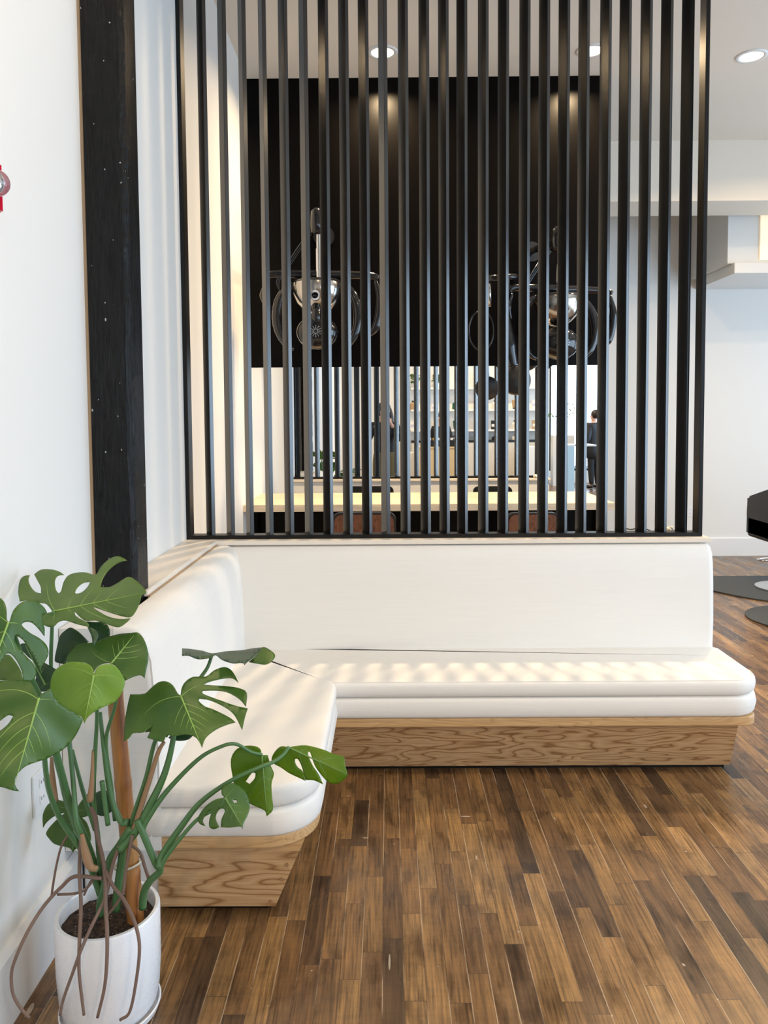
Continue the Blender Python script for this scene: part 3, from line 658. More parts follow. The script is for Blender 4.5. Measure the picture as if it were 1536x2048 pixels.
# ------------------------------------------------------------------ salon chair and mats, far right
mc = atZ(1560, 1181, 0); 
fe = atZ(1480, 1154, 0).y; ne = atZ(1536, 1217, 0).y
t = thing('floor_mat', 'large dark grey half-round mat under the salon chair', 'mat', (3.95, fe, 0))
b = bmesh.new(); prism(b, [(1.05*math.cos(a), -(fe-ne)*math.sin(a)) for a in [PI*k/48 for k in range(49)]], 'z', 0.001, 0.012); obj('mat_body', b, M['mat'], t)
t = thing('floor_mat', 'grey round mat at the right edge nearest the banquette', 'mat', (3.36, 6.14, 0))
b = bmesh.new(); prism(b, [(0.45*math.cos(2*PI*k/64), 0.43*math.sin(2*PI*k/64)) for k in range(64)], 'z', 0.001, 0.012); obj('mat_body', b, M['mat'], t)
cp = atZ(1572, 1176, 0.012)
sch = thing('salon_chair', 'black leather salon chair on a round steel base at the right edge', 'chair', (cp.x, cp.y, 0.012))
obj('base_disc', L([(0, 0), (0.27, 0), (0.27, 0.012), (0.235, 0.022), (0.05, 0.035), (0, 0.035)], 48), M['steel'], sch, 30)
obj('column', T([(0, 0, 0.03), (0, 0, 0.46)], 0.04, 20), M['chrome'], sch, 30)
zt = atY(1510, 966, cp.y).z; zb2 = atY(1510, 1081, cp.y).z; xl2 = -0.25
b = bmesh.new(); P = roundpoly([(xl2, -0.33), (-xl2, -0.33), (-xl2, 0.3), (xl2, 0.3)], [0.09, 0.09, 0.05, 0.05])
cushion(b, P, zb2-0.012, zb2+0.2, 0.03)
obj('seat', b, M['leather'], sch, 'all')
for sx in (-1, 1):
    b = bmesh.new(); x0 = sx*(abs(xl2)-0.045); prism(b, [(-0.33, zb2+0.005), (-0.34, zt-0.06), (-0.28, zt-0.012), (0.30, zt-0.17), (0.31, zb2+0.005)], 'x', x0-0.045, x0+0.045)
    bmesh.ops.bevel(b, geom=b.edges[:], offset=0.02, segments=3, affect='EDGES'); obj('armrest', b, M['leather'], sch, 40)
b = bmesh.new(); box(b, -abs(xl2)+0.01, abs(xl2)-0.01, -0.35, -0.24, zb2+0.02, zt-0.01, 0.03); obj('backrest', b, M['leather'], sch, 40)
b = bmesh.new(); fr = atZ(1525, 1122, 0.10)-sch.location
tube(b, spline([(fr.x+0.26, fr.y, fr.z-0.01), (fr.x+0.02, fr.y+0.02, fr.z+0.0), (fr.x+0.0, fr.y+0.10, fr.z), (fr.x+0.15, fr.y+0.16, fr.z), (fr.x+0.4, fr.y+0.16, fr.z)]), 0.011, 8)
tube(b, [(fr.x+0.2, fr.y+0.0, fr.z), (0, 0.05, 0.3)], 0.012, 8); obj('footrest', b, M['chrome'], sch, 'all')


# ------------------------------------------------------------------ potted monstera
KD = 2.06/2.2
def atP(x, y, d): return atY(x, y, d*KD)
pc0 = atP(216, 1816, 2.2); ZR = pc0.z; PX, PYY = pc0.x, 2.06; PR = 0.139
plant = thing('potted_monstera', 'large split-leaf monstera in a white ceramic pot by the left wall', 'plant', (PX, PYY, 0))
PO = Vector((PX, PYY, 0))
def pobj(name, bm, mat, parent=None, smooth='all'):
    for v in bm.verts: v.co -= PO
    return obj(name, bm, mat, parent or plant, smooth)
pobj('saucer', L([(0, 0.0), (0.118, 0.0), (0.130, 0.006), (0.136, 0.024), (0.132, 0.026), (0.123, 0.010), (0, 0.010)], 64, (PX, PYY, 0)), M['pot'], smooth=40)
pobj('pot', L([(0, 0.011), (0.102, 0.011), (0.115, 0.016), (0.126, 0.034), (0.133, 0.07), (PR-0.001, 0.14), (PR, ZR-0.006), (PR-0.004, ZR), (PR-0.012, ZR), (PR-0.015, ZR-0.006), (PR-0.016, ZR-0.06), (0, ZR-0.06)], 72, (PX, PYY, 0)), M['pot'], smooth=40)
bm = bmesh.new(); rs = 26
def hs(x, y): return ZR-0.040 + 0.010*mn.noise(Vector((x*30, y*30, 1))) + 0.006*mn.noise(Vector((x*90, y*90, 2)))
grid = {}
cv = bm.verts.new((PX, PYY, hs(0, 0))); prev = [cv]*48
for i in range(1, rs):
    r = (PR-0.0155)*i/(rs-1); ring = [bm.verts.new((PX+r*math.cos(2*PI*k/48), PYY+r*math.sin(2*PI*k/48), hs(r*math.cos(2*PI*k/48), r*math.sin(2*PI*k/48)))) for k in range(48)]
    for k in range(48):
        k2 = (k+1) % 48
        if i == 1: bm.faces.new((cv, ring[k], ring[k2]))
        else: bm.faces.new((prev[k], ring[k], ring[k2], prev[k2]))
    prev = ring
so_ = pobj('soil', bm, M['soil'])
# bamboo stake with nodes
b0 = atP(272, 1842, 2.21); b0.z = ZR-0.05; b1 = atP(226, 1345, 2.24)
pts, rad = [], []; Lb = (b1-b0).length
nodes_t = [0.20, 0.56, 0.93]
for k in range(61):
    t = k/60; pts.append(b0.lerp(b1, t)); r = 0.0235-0.002*t
    for nt in nodes_t: r += 0.0022*math.exp(-((t-nt)/0.012)**2)
    rad.append(r)
bm = bmesh.new(); tube(bm, pts, rad, 24); pobj('bamboo_stake', bm, M['bamboo'])
tq = b0.lerp(b1, 0.24); bm = bmesh.new(); tube(bm, [tq+Vector((0.036*math.cos(a)-0.006, 0.033*math.sin(a), 0.007*math.cos(a))) for a in [2*PI*k/24 for k in range(25)]], 0.0035, 6); pobj('plant_tie', bm, M['tie'])

def z7(l): return [(x/3.658, 1080+y/3.658) for x, y in l]
def z1(l): return [(240+x/3.2, 1260+y/3.2) for x, y in l]
def z8(l): return [(x/4.267, 1600+y/4.267) for x, y in l]
def smoothpoly(P, n=3):
    # rounded outline that keeps sharp tips
    out = []; N = len(P)
    for i in range(N):
        p0, p1, p2, p3 = [Vector(P[(i+k) % N]) for k in (-1, 0, 1, 2)]
        def sharp(a, b, c):
            u = (b-a); v = (c-b)
            return u.length < 1e-6 or v.length < 1e-6 or u.angle(v) > 1.25
        m1 = Vector((0, 0)) if sharp(p0, p1, p2) else (p2-p0)*0.5
        m2 = Vector((0, 0)) if sharp(p1, p2, p3) else (p3-p1)*0.5
        if m1.length == 0: m1 = (p2-p1)*0.8
        if m2.length == 0: m2 = (p2-p1)*0.8
        for k in range(n):
            t = k/n; out.append(p1*(2*t**3-3*t*t+1) + m1*(t**3-2*t*t+t) + p2*(-2*t**3+3*t*t) + m2*(t**3-t*t))
    return out
def inside(p, poly):
    c = False; n = len(poly)
    for i in range(n):
        a, b = poly[i], poly[i-1]
        if (a[1] > p[1]) != (b[1] > p[1]) and p[0] < (b[0]-a[0])*(p[1]-a[1])/(b[1]-a[1])+a[0]: c = not c
    return c
def leaf(outline, junc, tip, d0, gx, gy, cup, mat, holes=(), vein='vein', droop=0.0, nside=4, label=None, veins=True):
    out = smoothpoly(outline); hs_ = [smoothpoly(h) for h in holes]
    J = Vector(junc); Tp = Vector(tip); ax = (Tp-J).normalized(); Lm = (Tp-J).length; pn = Vector((-ax.y, ax.x))
    def dep(p):
        q = Vector((p[0], p[1]))-J; u = q.dot(ax); w = abs(q.dot(pn))
        rip = 0.0022*math.sin((u-0.55*w)/13.0)*min(1, w/25)
        return d0 + gx*q.x/100 + gy*q.y/100 + cup*w/100 + droop*(max(0, u)/100)**2 + rip
    def P3(p, dz=0): return atP(p[0], p[1], dep(p)+dz)
    pts = [Vector(p) for p in out]; edges = [(i, (i+1) % len(out)) for i in range(len(out))]
    for h in hs_:
        s0 = len(pts); pts += [Vector(p) for p in h]; edges += [(s0+i, s0+(i+1) % len(h)) for i in range(len(h))]
    xs = [p[0] for p in out]; ys = [p[1] for p in out]; st = 7
    y = min(ys)+2
    while y < max(ys):
        x = min(xs)+2
        while x < max(xs):
            q = (x+0.37*((int(y/st)) % 2)*st, y)
            if inside(q, out) and not any(inside(q, h) for h in hs_): pts.append(Vector(q))
            x += st
        y += st
    r = geometry.delaunay_2d_cdt(pts, edges, [], 0, 1e-4)
    bm = bmesh.new(); vs = [bm.verts.new(P3(p)) for p in r[0]]
    for f in r[2]:
        c = sum((r[0][i] for i in f), Vector((0, 0)))/len(f)
        if inside(c, out) and not any(inside(c, h) for h in hs_):
            try: bm.faces.new([vs[i] for i in f])
            except ValueError: pass
    for v in [v for v in bm.verts if not v.link_faces]: bm.verts.remove(v)
    o = pobj('leaf', bm, mat)
    m = o.modifiers.new('thickness', 'SOLIDIFY'); m.thickness = 0.0012; m.offset = 0
    if label: o['label'] = label
    if veins:
        bm = bmesh.new(); n = 14
        tube(bm, [P3(J.lerp(Tp, 0.97*k/n), -0.0006) for k in range(n+1)], [0.0026, 0.0018, 0.0004], 6)
        for k in range(nside):
            t0 = 0.02+0.68*k/nside; s_ = J.lerp(Tp, t0)
            for sg in (-1, 1):
                an = (2.0 if k == 0 else 1.15-0.12*k)*sg; dv = Vector((ax.x*math.cos(an)-ax.y*math.sin(an), ax.x*math.sin(an)+ax.y*math.cos(an)))
                path = []; q = s_.copy(); m_ = 0
                while m_ < 60:
                    if not inside(q, out) or any(inside(q, h) for h in hs_): break
                    path.append(q.copy()); dv = (dv+ax*0.035).normalized(); q = q+dv*3.0; m_ += 1
                path = path[:int(len(path)*0.86)]
                if len(path) > 4: tube(bm, [P3(p, -0.0003) for p in path], [0.0011, 0.0008, 0.0003], 5)
        pobj('vein', bm, M[vein], o)
        o.children[0].parent = o
    return o
# each leaf: outline seen in the photo, laid on its own tilted, cupped surface
leaf(z7([(385, 525), (340, 470), (290, 460), (220, 440), (145, 450), (133, 380), (145, 300), (175, 265), (220, 258), (208, 290), (225, 340), (260, 380), (300, 390), (298, 345), (270, 290), (250, 252), (300, 218), (370, 215), (430, 230), (470, 256), (425, 262), (402, 300), (408, 360), (428, 390), (447, 375), (465, 310), (500, 260), (560, 240), (630, 238), (700, 255), (735, 200), (780, 155), (830, 125), (880, 122), (930, 150), (880, 162), (830, 190), (780, 240), (748, 295), (735, 345), (800, 345), (860, 315), (940, 270), (1000, 300), (1060, 360), (1070, 387), (1035, 410), (1025, 450), (1000, 510), (960, 562), (900, 560), (800, 530), (690, 492), (690, 500), (780, 555), (870, 578), (955, 573), (930, 600), (870, 638), (800, 622), (700, 590), (620, 590), (545, 525), (560, 560), (640, 605), (650, 637), (560, 615), (480, 590), (430, 600), (390, 635), (340, 632), (300, 600), (293, 570), (330, 540)]),
     z7([(388, 522)])[0], z7([(1068, 385)])[0], 2.16, -0.025, -0.16, 0.035, M['leafolive'], [z7([(550, 380), (570, 345), (610, 315), (660, 306), (640, 345), (600, 382), (560, 393)])], droop=-0.006, nside=5)
leaf(z7([(62, 598), (72, 590), (95, 520), (150, 460), (220, 440), (270, 450), (320, 490), (345, 530), (300, 560), (325, 640), (325, 705), (290, 660), (240, 610), (200, 598), (165, 610), (165, 632), (220, 680), (290, 720), (340, 770), (355, 830), (330, 890), (300, 940), (303, 978), (270, 900), (240, 840), (215, 800), (170, 735), (130, 705), (108, 705), (108, 740), (150, 800), (200, 860), (240, 900), (265, 960), (258, 1005), (230, 1035), (170, 1035), (160, 960), (120, 880), (80, 835), (50, 832), (20, 870), (0, 910), (-60, 1000), (-150, 900), (-170, 700), (-120, 540), (-40, 430), (0, 425), (32, 455), (48, 510), (50, 580)]),
     z7([(62, 600)])[0], z7([(-70, 960)])[0], 1.86, 0.05, -0.06, 0.05, M['leaf'], nside=4)
leaf(z7([(285, 1152), (300, 1130), (330, 1110), (372, 1085), (385, 1120), (400, 1165), (440, 1200), (520, 1250), (600, 1308), (592, 1350), (560, 1420), (500, 1500), (420, 1560), (340, 1600), (250, 1630), (180, 1660), (130, 1710), (108, 1760), (118, 1810), (142, 1838), (90, 1832), (30, 1812), (-40, 1790), (-150, 1700), (-230, 1500), (-240, 1300), (-180, 1140), (-80, 1050), (0, 1030), (100, 1028), (200, 1035), (240, 1062), (265, 1110)]),
     z7([(285, 1155)])[0], z7([(95, 1828)])[0], 1.82, 0.06, -0.03, 0.03, M['leaf'], [z7([(96, 1290), (60, 1283), (0, 1325), (-50, 1375), (-60, 1410), (0, 1395), (60, 1345)])], nside=5)
leaf(z7([(684, 985), (678, 940), (640, 905), (580, 893), (500, 895), (430, 930), (390, 975), (370, 1040), (372, 1110), (400, 1160), (450, 1210), (520, 1255), (570, 1280), (600, 1300), (618, 1343), (640, 1300), (700, 1250), (760, 1220), (830, 1190), (880, 1140), (915, 1050), (900, 1000), (870, 950), (830, 915), (770, 910), (720, 925), (695, 965)]),
     z7([(686, 990)])[0], z7([(616, 1338)])[0], 1.96, 0.0, -0.05, 0.05, M['leafyoung'], nside=5, label='bright young heart-shaped leaf without splits', droop=0.01)
leaf(z7([(815, 905), (780, 900), (720, 920), (680, 975), (640, 905), (580, 893), (480, 895), (500, 840), (540, 790), (580, 760), (680, 750), (760, 720), (860, 690), (960, 680), (1010, 678), (1050, 720), (1080, 800), (1085, 880), (1070, 950), (1058, 1012), (1030, 990), (980, 1000), (915, 1030), (880, 970), (850, 925)]),
     z7([(812, 905)])[0], z7([(985, 690)])[0], 2.10, 0.02, -0.10, 0.04, M['leaf'], nside=4)
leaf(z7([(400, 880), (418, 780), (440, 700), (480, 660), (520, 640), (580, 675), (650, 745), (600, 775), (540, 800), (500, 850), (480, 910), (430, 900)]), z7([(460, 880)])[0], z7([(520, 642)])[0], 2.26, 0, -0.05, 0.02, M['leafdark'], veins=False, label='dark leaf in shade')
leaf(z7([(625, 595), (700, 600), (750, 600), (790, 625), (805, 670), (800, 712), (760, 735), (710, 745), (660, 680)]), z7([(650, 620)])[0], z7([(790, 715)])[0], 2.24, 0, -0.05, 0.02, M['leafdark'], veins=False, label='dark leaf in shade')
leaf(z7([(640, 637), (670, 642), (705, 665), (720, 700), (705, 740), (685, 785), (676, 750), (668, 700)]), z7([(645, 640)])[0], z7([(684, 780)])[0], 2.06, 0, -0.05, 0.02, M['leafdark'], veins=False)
leaf(z7([(0, 1025), (0, 880), (50, 840), (90, 860), (150, 950), (170, 1030)]), z7([(10, 1020)])[0], z7([(70, 850)])[0], 2.0, 0, -0.05, 0.02, M['leafolive'], veins=False)
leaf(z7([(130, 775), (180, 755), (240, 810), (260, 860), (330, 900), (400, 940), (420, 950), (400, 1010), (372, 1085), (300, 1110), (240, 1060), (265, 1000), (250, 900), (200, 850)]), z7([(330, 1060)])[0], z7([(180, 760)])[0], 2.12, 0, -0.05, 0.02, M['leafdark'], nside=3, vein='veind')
leaf(z1([(388, 418), (370, 405), (340, 355), (300, 330), (250, 333), (200, 370), (155, 408), (65, 412), (45, 500), (30, 600), (25, 712), (60, 690), (85, 660), (150, 655), (210, 612), (175, 690), (270, 716), (300, 672), (340, 682), (420, 668), (480, 685), (508, 720), (525, 755), (550, 690), (620, 635), (690, 605), (740, 592), (700, 560), (600, 510), (545, 490), (505, 455), (510, 440), (580, 452), (680, 500), (735, 550), (782, 642), (800, 560), (818, 502), (740, 485), (640, 450), (535, 410), (530, 390), (600, 388), (680, 397), (760, 440), (806, 492), (812, 405), (770, 375), (700, 362), (600, 355), (532, 350), (580, 330), (660, 312), (720, 310), (760, 340), (730, 280), (700, 248), (660, 238), (600, 260), (550, 298), (470, 300), (420, 330), (395, 370)]),
     z1([(388, 420)])[0], z1([(523, 748)])[0], 2.14, 0.0, -0.12, 0.03, M['leaf'], nside=5, droop=-0.01)
leaf(z1([(160, 655), (200, 600), (260, 540), (330, 500), (340, 560), (330, 640), (300, 690), (250, 650)]), z1([(330, 510)])[0], z1([(170, 650)])[0], 2.22, 0, -0.1, 0.02, M['leaf'], veins=False)
leaf(z1([(310, 690), (345, 665), (470, 672), (440, 700), (390, 710), (340, 705)]), z1([(320, 690)])[0], z1([(468, 675)])[0], 2.22, 0, -0.1, 0.02, M['leafdark'], veins=False)
leaf(z1([(590, 150), (530, 134), (450, 122), (397, 118), (397, 165), (440, 165), (500, 187), (580, 178), (612, 160), (650, 190), (720, 213), (780, 210), (798, 224), (815, 205), (850, 180), (885, 140), (915, 112), (850, 118), (780, 130), (680, 137)]),
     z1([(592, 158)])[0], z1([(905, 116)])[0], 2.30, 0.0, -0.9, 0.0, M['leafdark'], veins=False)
leaf(z1([(915, 110), (950, 122), (990, 155), (985, 185), (940, 220), (880, 215), (825, 205), (860, 175), (890, 135)]), z1([(900, 120)])[0], z1([(940, 216)])[0], 2.31, 0, -0.3, 0.02, M['leaf'], veins=False)
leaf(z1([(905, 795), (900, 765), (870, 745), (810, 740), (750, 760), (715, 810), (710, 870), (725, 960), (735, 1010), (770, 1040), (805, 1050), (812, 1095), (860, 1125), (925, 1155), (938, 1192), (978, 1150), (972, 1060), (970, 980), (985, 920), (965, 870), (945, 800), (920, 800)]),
     z1([(907, 800)])[0], z1([(940, 1180)])[0], 2.20, 0.02, -0.03, 0.05, M['leafbacklit'], [z1([(805, 970), (845, 915), (868, 918), (862, 950), (830, 985)])], vein='veind', nside=4)
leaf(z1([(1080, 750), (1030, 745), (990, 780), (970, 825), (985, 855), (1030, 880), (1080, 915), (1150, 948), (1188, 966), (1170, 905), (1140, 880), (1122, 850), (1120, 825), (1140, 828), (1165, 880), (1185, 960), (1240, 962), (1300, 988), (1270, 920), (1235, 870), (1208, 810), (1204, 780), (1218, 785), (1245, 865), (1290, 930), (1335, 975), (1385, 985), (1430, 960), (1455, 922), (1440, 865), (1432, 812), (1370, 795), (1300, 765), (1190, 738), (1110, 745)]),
     z1([(1078, 752)])[0], z1([(1445, 920)])[0], 2.24, 0.02, -0.05, 0.04, M['leafbacklit'], vein='veind', nside=4)
leaf(z1([(672, 1070), (650, 1050), (655, 1000), (690, 985), (730, 980), (765, 1000), (805, 1040), (830, 1120), (820, 1180), (790, 1240), (785, 1276), (770, 1258), (700, 1265), (645, 1262), (650, 1210), (672, 1160), (660, 1142), (635, 1150), (612, 1200), (635, 1262), (600, 1275), (570, 1255), (575, 1200), (595, 1150), (560, 1170), (530, 1220), (548, 1256), (510, 1240), (500, 1200), (545, 1130), (610, 1085), (655, 1075)]),
     z1([(672, 1072)])[0], z1([(783, 1262)])[0], 2.10, 0.02, -0.06, 0.05, M['leaf'], [z1([(722, 1090), (745, 1088), (752, 1105), (730, 1110)])], vein='veind', nside=3)
leaf(z8([(640, 90), (600, 70), (560, 20), (500, 0), (450, 8), (400, 50), (365, 130), (368, 238), (400, 190), (470, 135), (560, 105), (470, 180), (395, 275), (420, 330), (470, 378), (560, 400), (600, 415), (622, 448), (650, 415), (690, 400), (760, 370), (778, 310), (745, 200), (700, 150), (760, 130), (830, 60), (840, -30), (760, -60), (700, 0), (660, 60)]),
     z8([(645, 95)])[0], z8([(620, 440)])[0], 2.34, -0.01, -0.04, 0.03, M['leaf'], vein='veind', nside=3)
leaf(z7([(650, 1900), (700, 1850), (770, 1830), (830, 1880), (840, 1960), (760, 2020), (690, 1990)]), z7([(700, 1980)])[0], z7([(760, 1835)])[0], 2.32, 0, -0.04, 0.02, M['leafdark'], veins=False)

def stem(path, d, r, mat='stem', name='petiole'):
    n = len(path); D = d if isinstance(d, (list, tuple)) else [d]*n
    if len(D) != n: D = [float(np.interp(i/(n-1), np.linspace(0, 1, len(D)), D)) for i in range(n)]
    bm = bmesh.new(); tube(bm, spline([atP(p[0], p[1], dd) for p, dd in zip(path, D)], 6), r, 10); return pobj(name, bm, M[mat])
stem([(106, 1224), (104, 1255), (102, 1335), (107, 1430), (116, 1520), (132, 1600), (165, 1690), (200, 1790)], [2.15, 2.22, 2.24, 2.2], [0.0045, 0.006, 0.008])
stem([(78, 1396), (84, 1450), (92, 1545), (101, 1590), (122, 1640), (175, 1720), (205, 1800)], [1.83, 1.95, 2.1, 2.18], [0.005, 0.007, 0.008])
stem([(20, 1245), (50, 1330), (90, 1420), (118, 1530), (142, 1612), (180, 1700), (210, 1795)], [1.88, 2.0, 2.12, 2.2], [0.005, 0.010, 0.008])
stem([(103, 1515), (105, 1560), (109, 1602)], 2.1, [0.004, 0.008, 0.010], 'sheath', 'sheath')
stem([(130, 1430), (139, 1490), (147, 1570), (153, 1640), (163, 1672), (176, 1728), (196, 1740)], [2.16, 2.08, 2.1], [0.006, 0.0065, 0.008])
stem([(164, 1668), (170, 1700), (180, 1732), (195, 1738)], 2.075, [0.005, 0.012, 0.007], 'sheath', 'sheath')
stem([(145, 1500), (158, 1553), (170, 1596), (190, 1660)], 2.25, [0.004, 0.006, 0.006])
stem([(187, 1350), (194, 1424), (190, 1510), (187, 1600), (196, 1680), (205, 1795)], [1.98, 2.1, 2.14, 2.18], [0.004, 0.006, 0.008])
stem([(186, 1500), (184, 1560), (180, 1602)], 2.10, [0.003, 0.006, 0.009], 'sheath', 'sheath')
stem([(200, 1425), (208, 1500), (220, 1585), (240, 1640), (256, 1645)], [2.15, 2.13], [0.005, 0.007, 0.010])
stem([(204, 1562), (209, 1600), (216, 1650)], 2.12, [0.0065, 0.0065])
stem([(222, 1330), (232, 1400), (212, 1480), (222, 1570), (230, 1640)], [2.12, 2.17], [0.004, 0.006])
stem([(365, 1395), (340, 1430), (311, 1480), (292, 1555), (264, 1640), (255, 1680)], [2.16, 2.14], [0.004, 0.006, 0.006])
stem([(328, 1484), (316, 1506), (296, 1570), (272, 1645), (262, 1680)], 2.13, [0.005, 0.007, 0.007], 'sheath')
stem([(345, 1440), (347, 1474), (330, 1545), (300, 1610), (270, 1665), (240, 1700)], [2.16, 2.12], [0.005, 0.010, 0.012])
stem([(424, 1310), (415, 1335), (399, 1358), (370, 1400), (347, 1474)], [2.29, 2.2], [0.0045, 0.006])
stem([(524, 1509), (502, 1504), (471, 1488), (440, 1494), (396, 1519), (334, 1582), (293, 1641), (283, 1665)], [2.2, 2.15, 2.12], [0.004, 0.005, 0.009])
stem([(578, 1494), (565, 1511), (546, 1524), (515, 1536), (459, 1563), (402, 1604), (365, 1650), (326, 1708), (319, 1735)], [2.23, 2.15, 2.1], [0.005, 0.006, 0.011])
stem([(450, 1595), (440, 1613), (396, 1638), (359, 1679), (331, 1716), (320, 1738)], [2.1, 2.1], [0.004, 0.005, 0.007])
stem([(274, 1640), (284, 1662), (300, 1700), (312, 1728), (320, 1742), (300, 1762), (288, 1785), (285, 1815)], [2.12, 2.12, 2.18], [0.009, 0.009, 0.011], name='stem')
stem([(262, 1655), (240, 1690), (221, 1720), (212, 1760), (203, 1800), (200, 1830)], [2.13, 2.15, 2.2], [0.010, 0.012, 0.012], name='stem')
stem([(246, 1690), (242, 1730), (236, 1775), (232, 1820)], [2.15, 2.2], [0.010, 0.012], name='stem')
def root(path, d, r=(0.0045, 0.0042, 0.0035)):
    P = [(p[0], p[1]) for p in path]; D = d
    stem(P, D, list(r), 'rootm', 'aerial_root')
def rd(path): return [float(np.interp(p[1], [1640, 1780, 1850, 1900, 2048], [2.13, 2.10, 2.03, 2.0, 1.98])) for p in path]
for pth in ([(182, 1614), (190, 1635), (194, 1670), (206, 1722), (211, 1764), (211, 1811), (214, 1858), (214, 1916), (209, 1975), (195, 2035)],
            [(239, 1691), (225, 1731), (216, 1776), (206, 1806), (183, 1853), (162, 1900), (145, 1947), (127, 1998), (120, 2030)],
            [(211, 1741), (227, 1773), (244, 1794), (260, 1823), (272, 1853), (279, 1893), (274, 1951), (260, 2022), (240, 2040)],
            [(162, 1670), (159, 1741), (162, 1811), (159, 1881), (158, 1940), (164, 1998), (168, 2030)],
            [(204, 1757), (150, 1753), (124, 1773), (103, 1794), (82, 1820), (56, 1862), (33, 1912), (23, 1947), (26, 1987), (42, 2017), (59, 2036)]):
    root(pth, rd(pth), (0.0062, 0.0056, 0.0038) if pth[0][0] == 182 else (0.0050, 0.0045, 0.0036))
root([(265, 1670), (258, 1705), (251, 1745), (246, 1783), (234, 1806), (218, 1827)], [2.11, 2.1, 2.1])
root([(141, 1663), (128, 1682), (120, 1701), (112, 1735), (106, 1770), (103, 1792)], 2.12, (0.003, 0.003))
root([(192, 1750), (172, 1778), (150, 1787), (115, 1789)], 2.13, (0.0035, 0.0035))
root([(300, 1765), (290, 1735), (280, 1705), (262, 1690)], 2.15, (0.0045, 0.004))
root([(196, 1745), (180, 1765), (168, 1790)], 2.17, (0.003, 0.003))

# ------------------------------------------------------------------ the room behind, seen in the mirror
YV = 2*(YM-0.008)
def mv(px, py, Y): p = atY(px, py, YV-Y); p.y = Y; return p
x0, x1 = mv(822, 800, -6.9).x, mv(1092, 800, -6.9).x
hz = [mv(950, y, -6.9).z for y in (775, 818.5, 859, 880)]
w = (x1-x0)/2; shx = (x0+x1)/2
for z, nm in zip(hz[:3], ('top', 'middle', 'lowest')):
    tag(obj('wall_shelf', B(-w, w, -0.14, 0.15, -0.045, 0, bev=0.003), M['trimw'], None, False, (shx, -6.955, z)), 'long white wall shelf, the %s of three reflected in the mirror' % nm, 'shelf')
sh = thing('low_counter', 'long greige cabinet with a black top below the shelves in the mirror', 'cabinet', (shx, -6.95, 0))
obj('cabinet_body', B(-w, w, -0.14, 0.30, 0, hz[3]-0.05), M['greige'], sh)
obj('cabinet_top', B(-w, w, -0.14, 0.31, hz[3]-0.049, hz[3]), M['blk'], sh)
def bottle(kind, mat, p, label, h=0.22, wd=0.10):
    t = thing({'box': 'product_box', 'round': 'bottle', 'tube': 'tube'}[kind], label, {'box': 'box', 'round': 'bottle', 'tube': 'tube'}[kind], p)
    if kind == 'box':
        obj('carton', B(-wd/2, wd/2, -0.03, 0.03, 0, h, bev=0.003), mat, t); obj('label_strip', B(-wd/2+0.01, wd/2-0.01, 0.0305, 0.032, h*0.3, h*0.6), M['white'] if mat != M['white'] else M['lav'], t)
    elif kind == 'round':
        obj('body', L([(0, 0), (wd*0.5, 0), (wd*0.52, 0.02), (wd*0.52, h*0.6), (wd*0.3, h*0.76), (wd*0.16, h*0.8), (wd*0.16, h*0.84), (0, h*0.84)], 20), mat, t, 40)
        obj('cap', L([(0, h*0.84), (wd*0.2, h*0.84), (wd*0.2, h), (0, h)], 16), M['blk'], t, 40)
    else:
        b = bmesh.new(); lathe(b, [(wd*0.36, 0.03), (wd*0.42, h*0.3), (wd*0.5, h), (0, h)], 16); 
        for v in b.verts:
            if v.co.z > h*0.5: v.co.y *= 0.35
        obj('body', b, mat, t, 40); obj('cap', L([(0, 0), (wd*0.36, 0), (wd*0.36, 0.03), (0, 0.03)], 16), M['blk'], t, 40)
cn = dict(green='green', redb='red', white='white', blk='black', tanb='tan', lav='lavender', foil='silver')
rows = ((0, 818.5, (('round', 'tanb', 826), ('box', 'lav', 869), ('round', 'green', 911), ('box', 'redb', 955), ('round', 'white', 990), ('tube', 'tanb', 1030), ('box', 'white', 1070))),
        (1, 859, (('box', 'white', 826), ('tube', 'foil', 869), ('tube', 'green', 912), ('tube', 'redb', 954), ('box', 'blk', 988), ('round', 'white', 1030), ('box', 'tanb', 1070))),
        (2, 880, (('box', 'blk', 912), ('box', 'redb', 955), ('round', 'blk', 990), ('round', 'white', 1030))))
for r_, y, its in rows:
    for kd, c_, px in its:
        p = mv(px, y, -6.86); p.z = hz[1] if r_ == 0 else hz[2] if r_ == 1 else hz[3]
        bottle(kd, M[c_], (p.x, -6.88, p.z), '%s hair product %s on the %s in the mirror' % (cn[c_], {'box': 'box', 'round': 'bottle', 'tube': 'tube'}[kd], ('middle shelf', 'lowest shelf', 'cabinet top')[r_]), 0.22 if r_ < 2 else 0.11, 0.14 if kd == 'box' else 0.15)
def trailing(px, label):
    p = mv(px, 775, -6.85); t = thing('trailing_plant', label, 'plant', (p.x, -6.88, hz[0])); rg = random.Random(px)
    obj('pot', L([(0, 0), (0.05, 0), (0.07, 0.12), (0.06, 0.12), (0.055, 0.1), (0, 0.1)], 20), M['pot'], t, 40)
    b = bmesh.new()
    for k in range(40):
        a = rg.uniform(0, 2*PI); c = Vector((0.12*math.cos(a)*rg.random(), 0.06*math.sin(a), 0.12+rg.uniform(0, 0.2)))
        d = Vector((rg.uniform(-1, 1), rg.uniform(-1, 1), rg.uniform(-0.6, 1))).normalized()*0.06; e = d.cross(Vector((0, 1, 0.3))).normalized()*0.022
        b.faces.new([b.verts.new(v) for v in (c-d, c+e, c+d, c-e)])
    f = obj('foliage', b, M['leaf'], t); f['kind'] = 'stuff'; m_ = f.modifiers.new('thickness', 'SOLIDIFY'); m_.thickness = 0.002
trailing(829, 'leafy plant on the top shelf at the left end in the mirror'); trailing(875, 'leafy plant on the top shelf second from the left in the mirror'); trailing(962, 'leafy plant on the top shelf near the middle in the mirror')
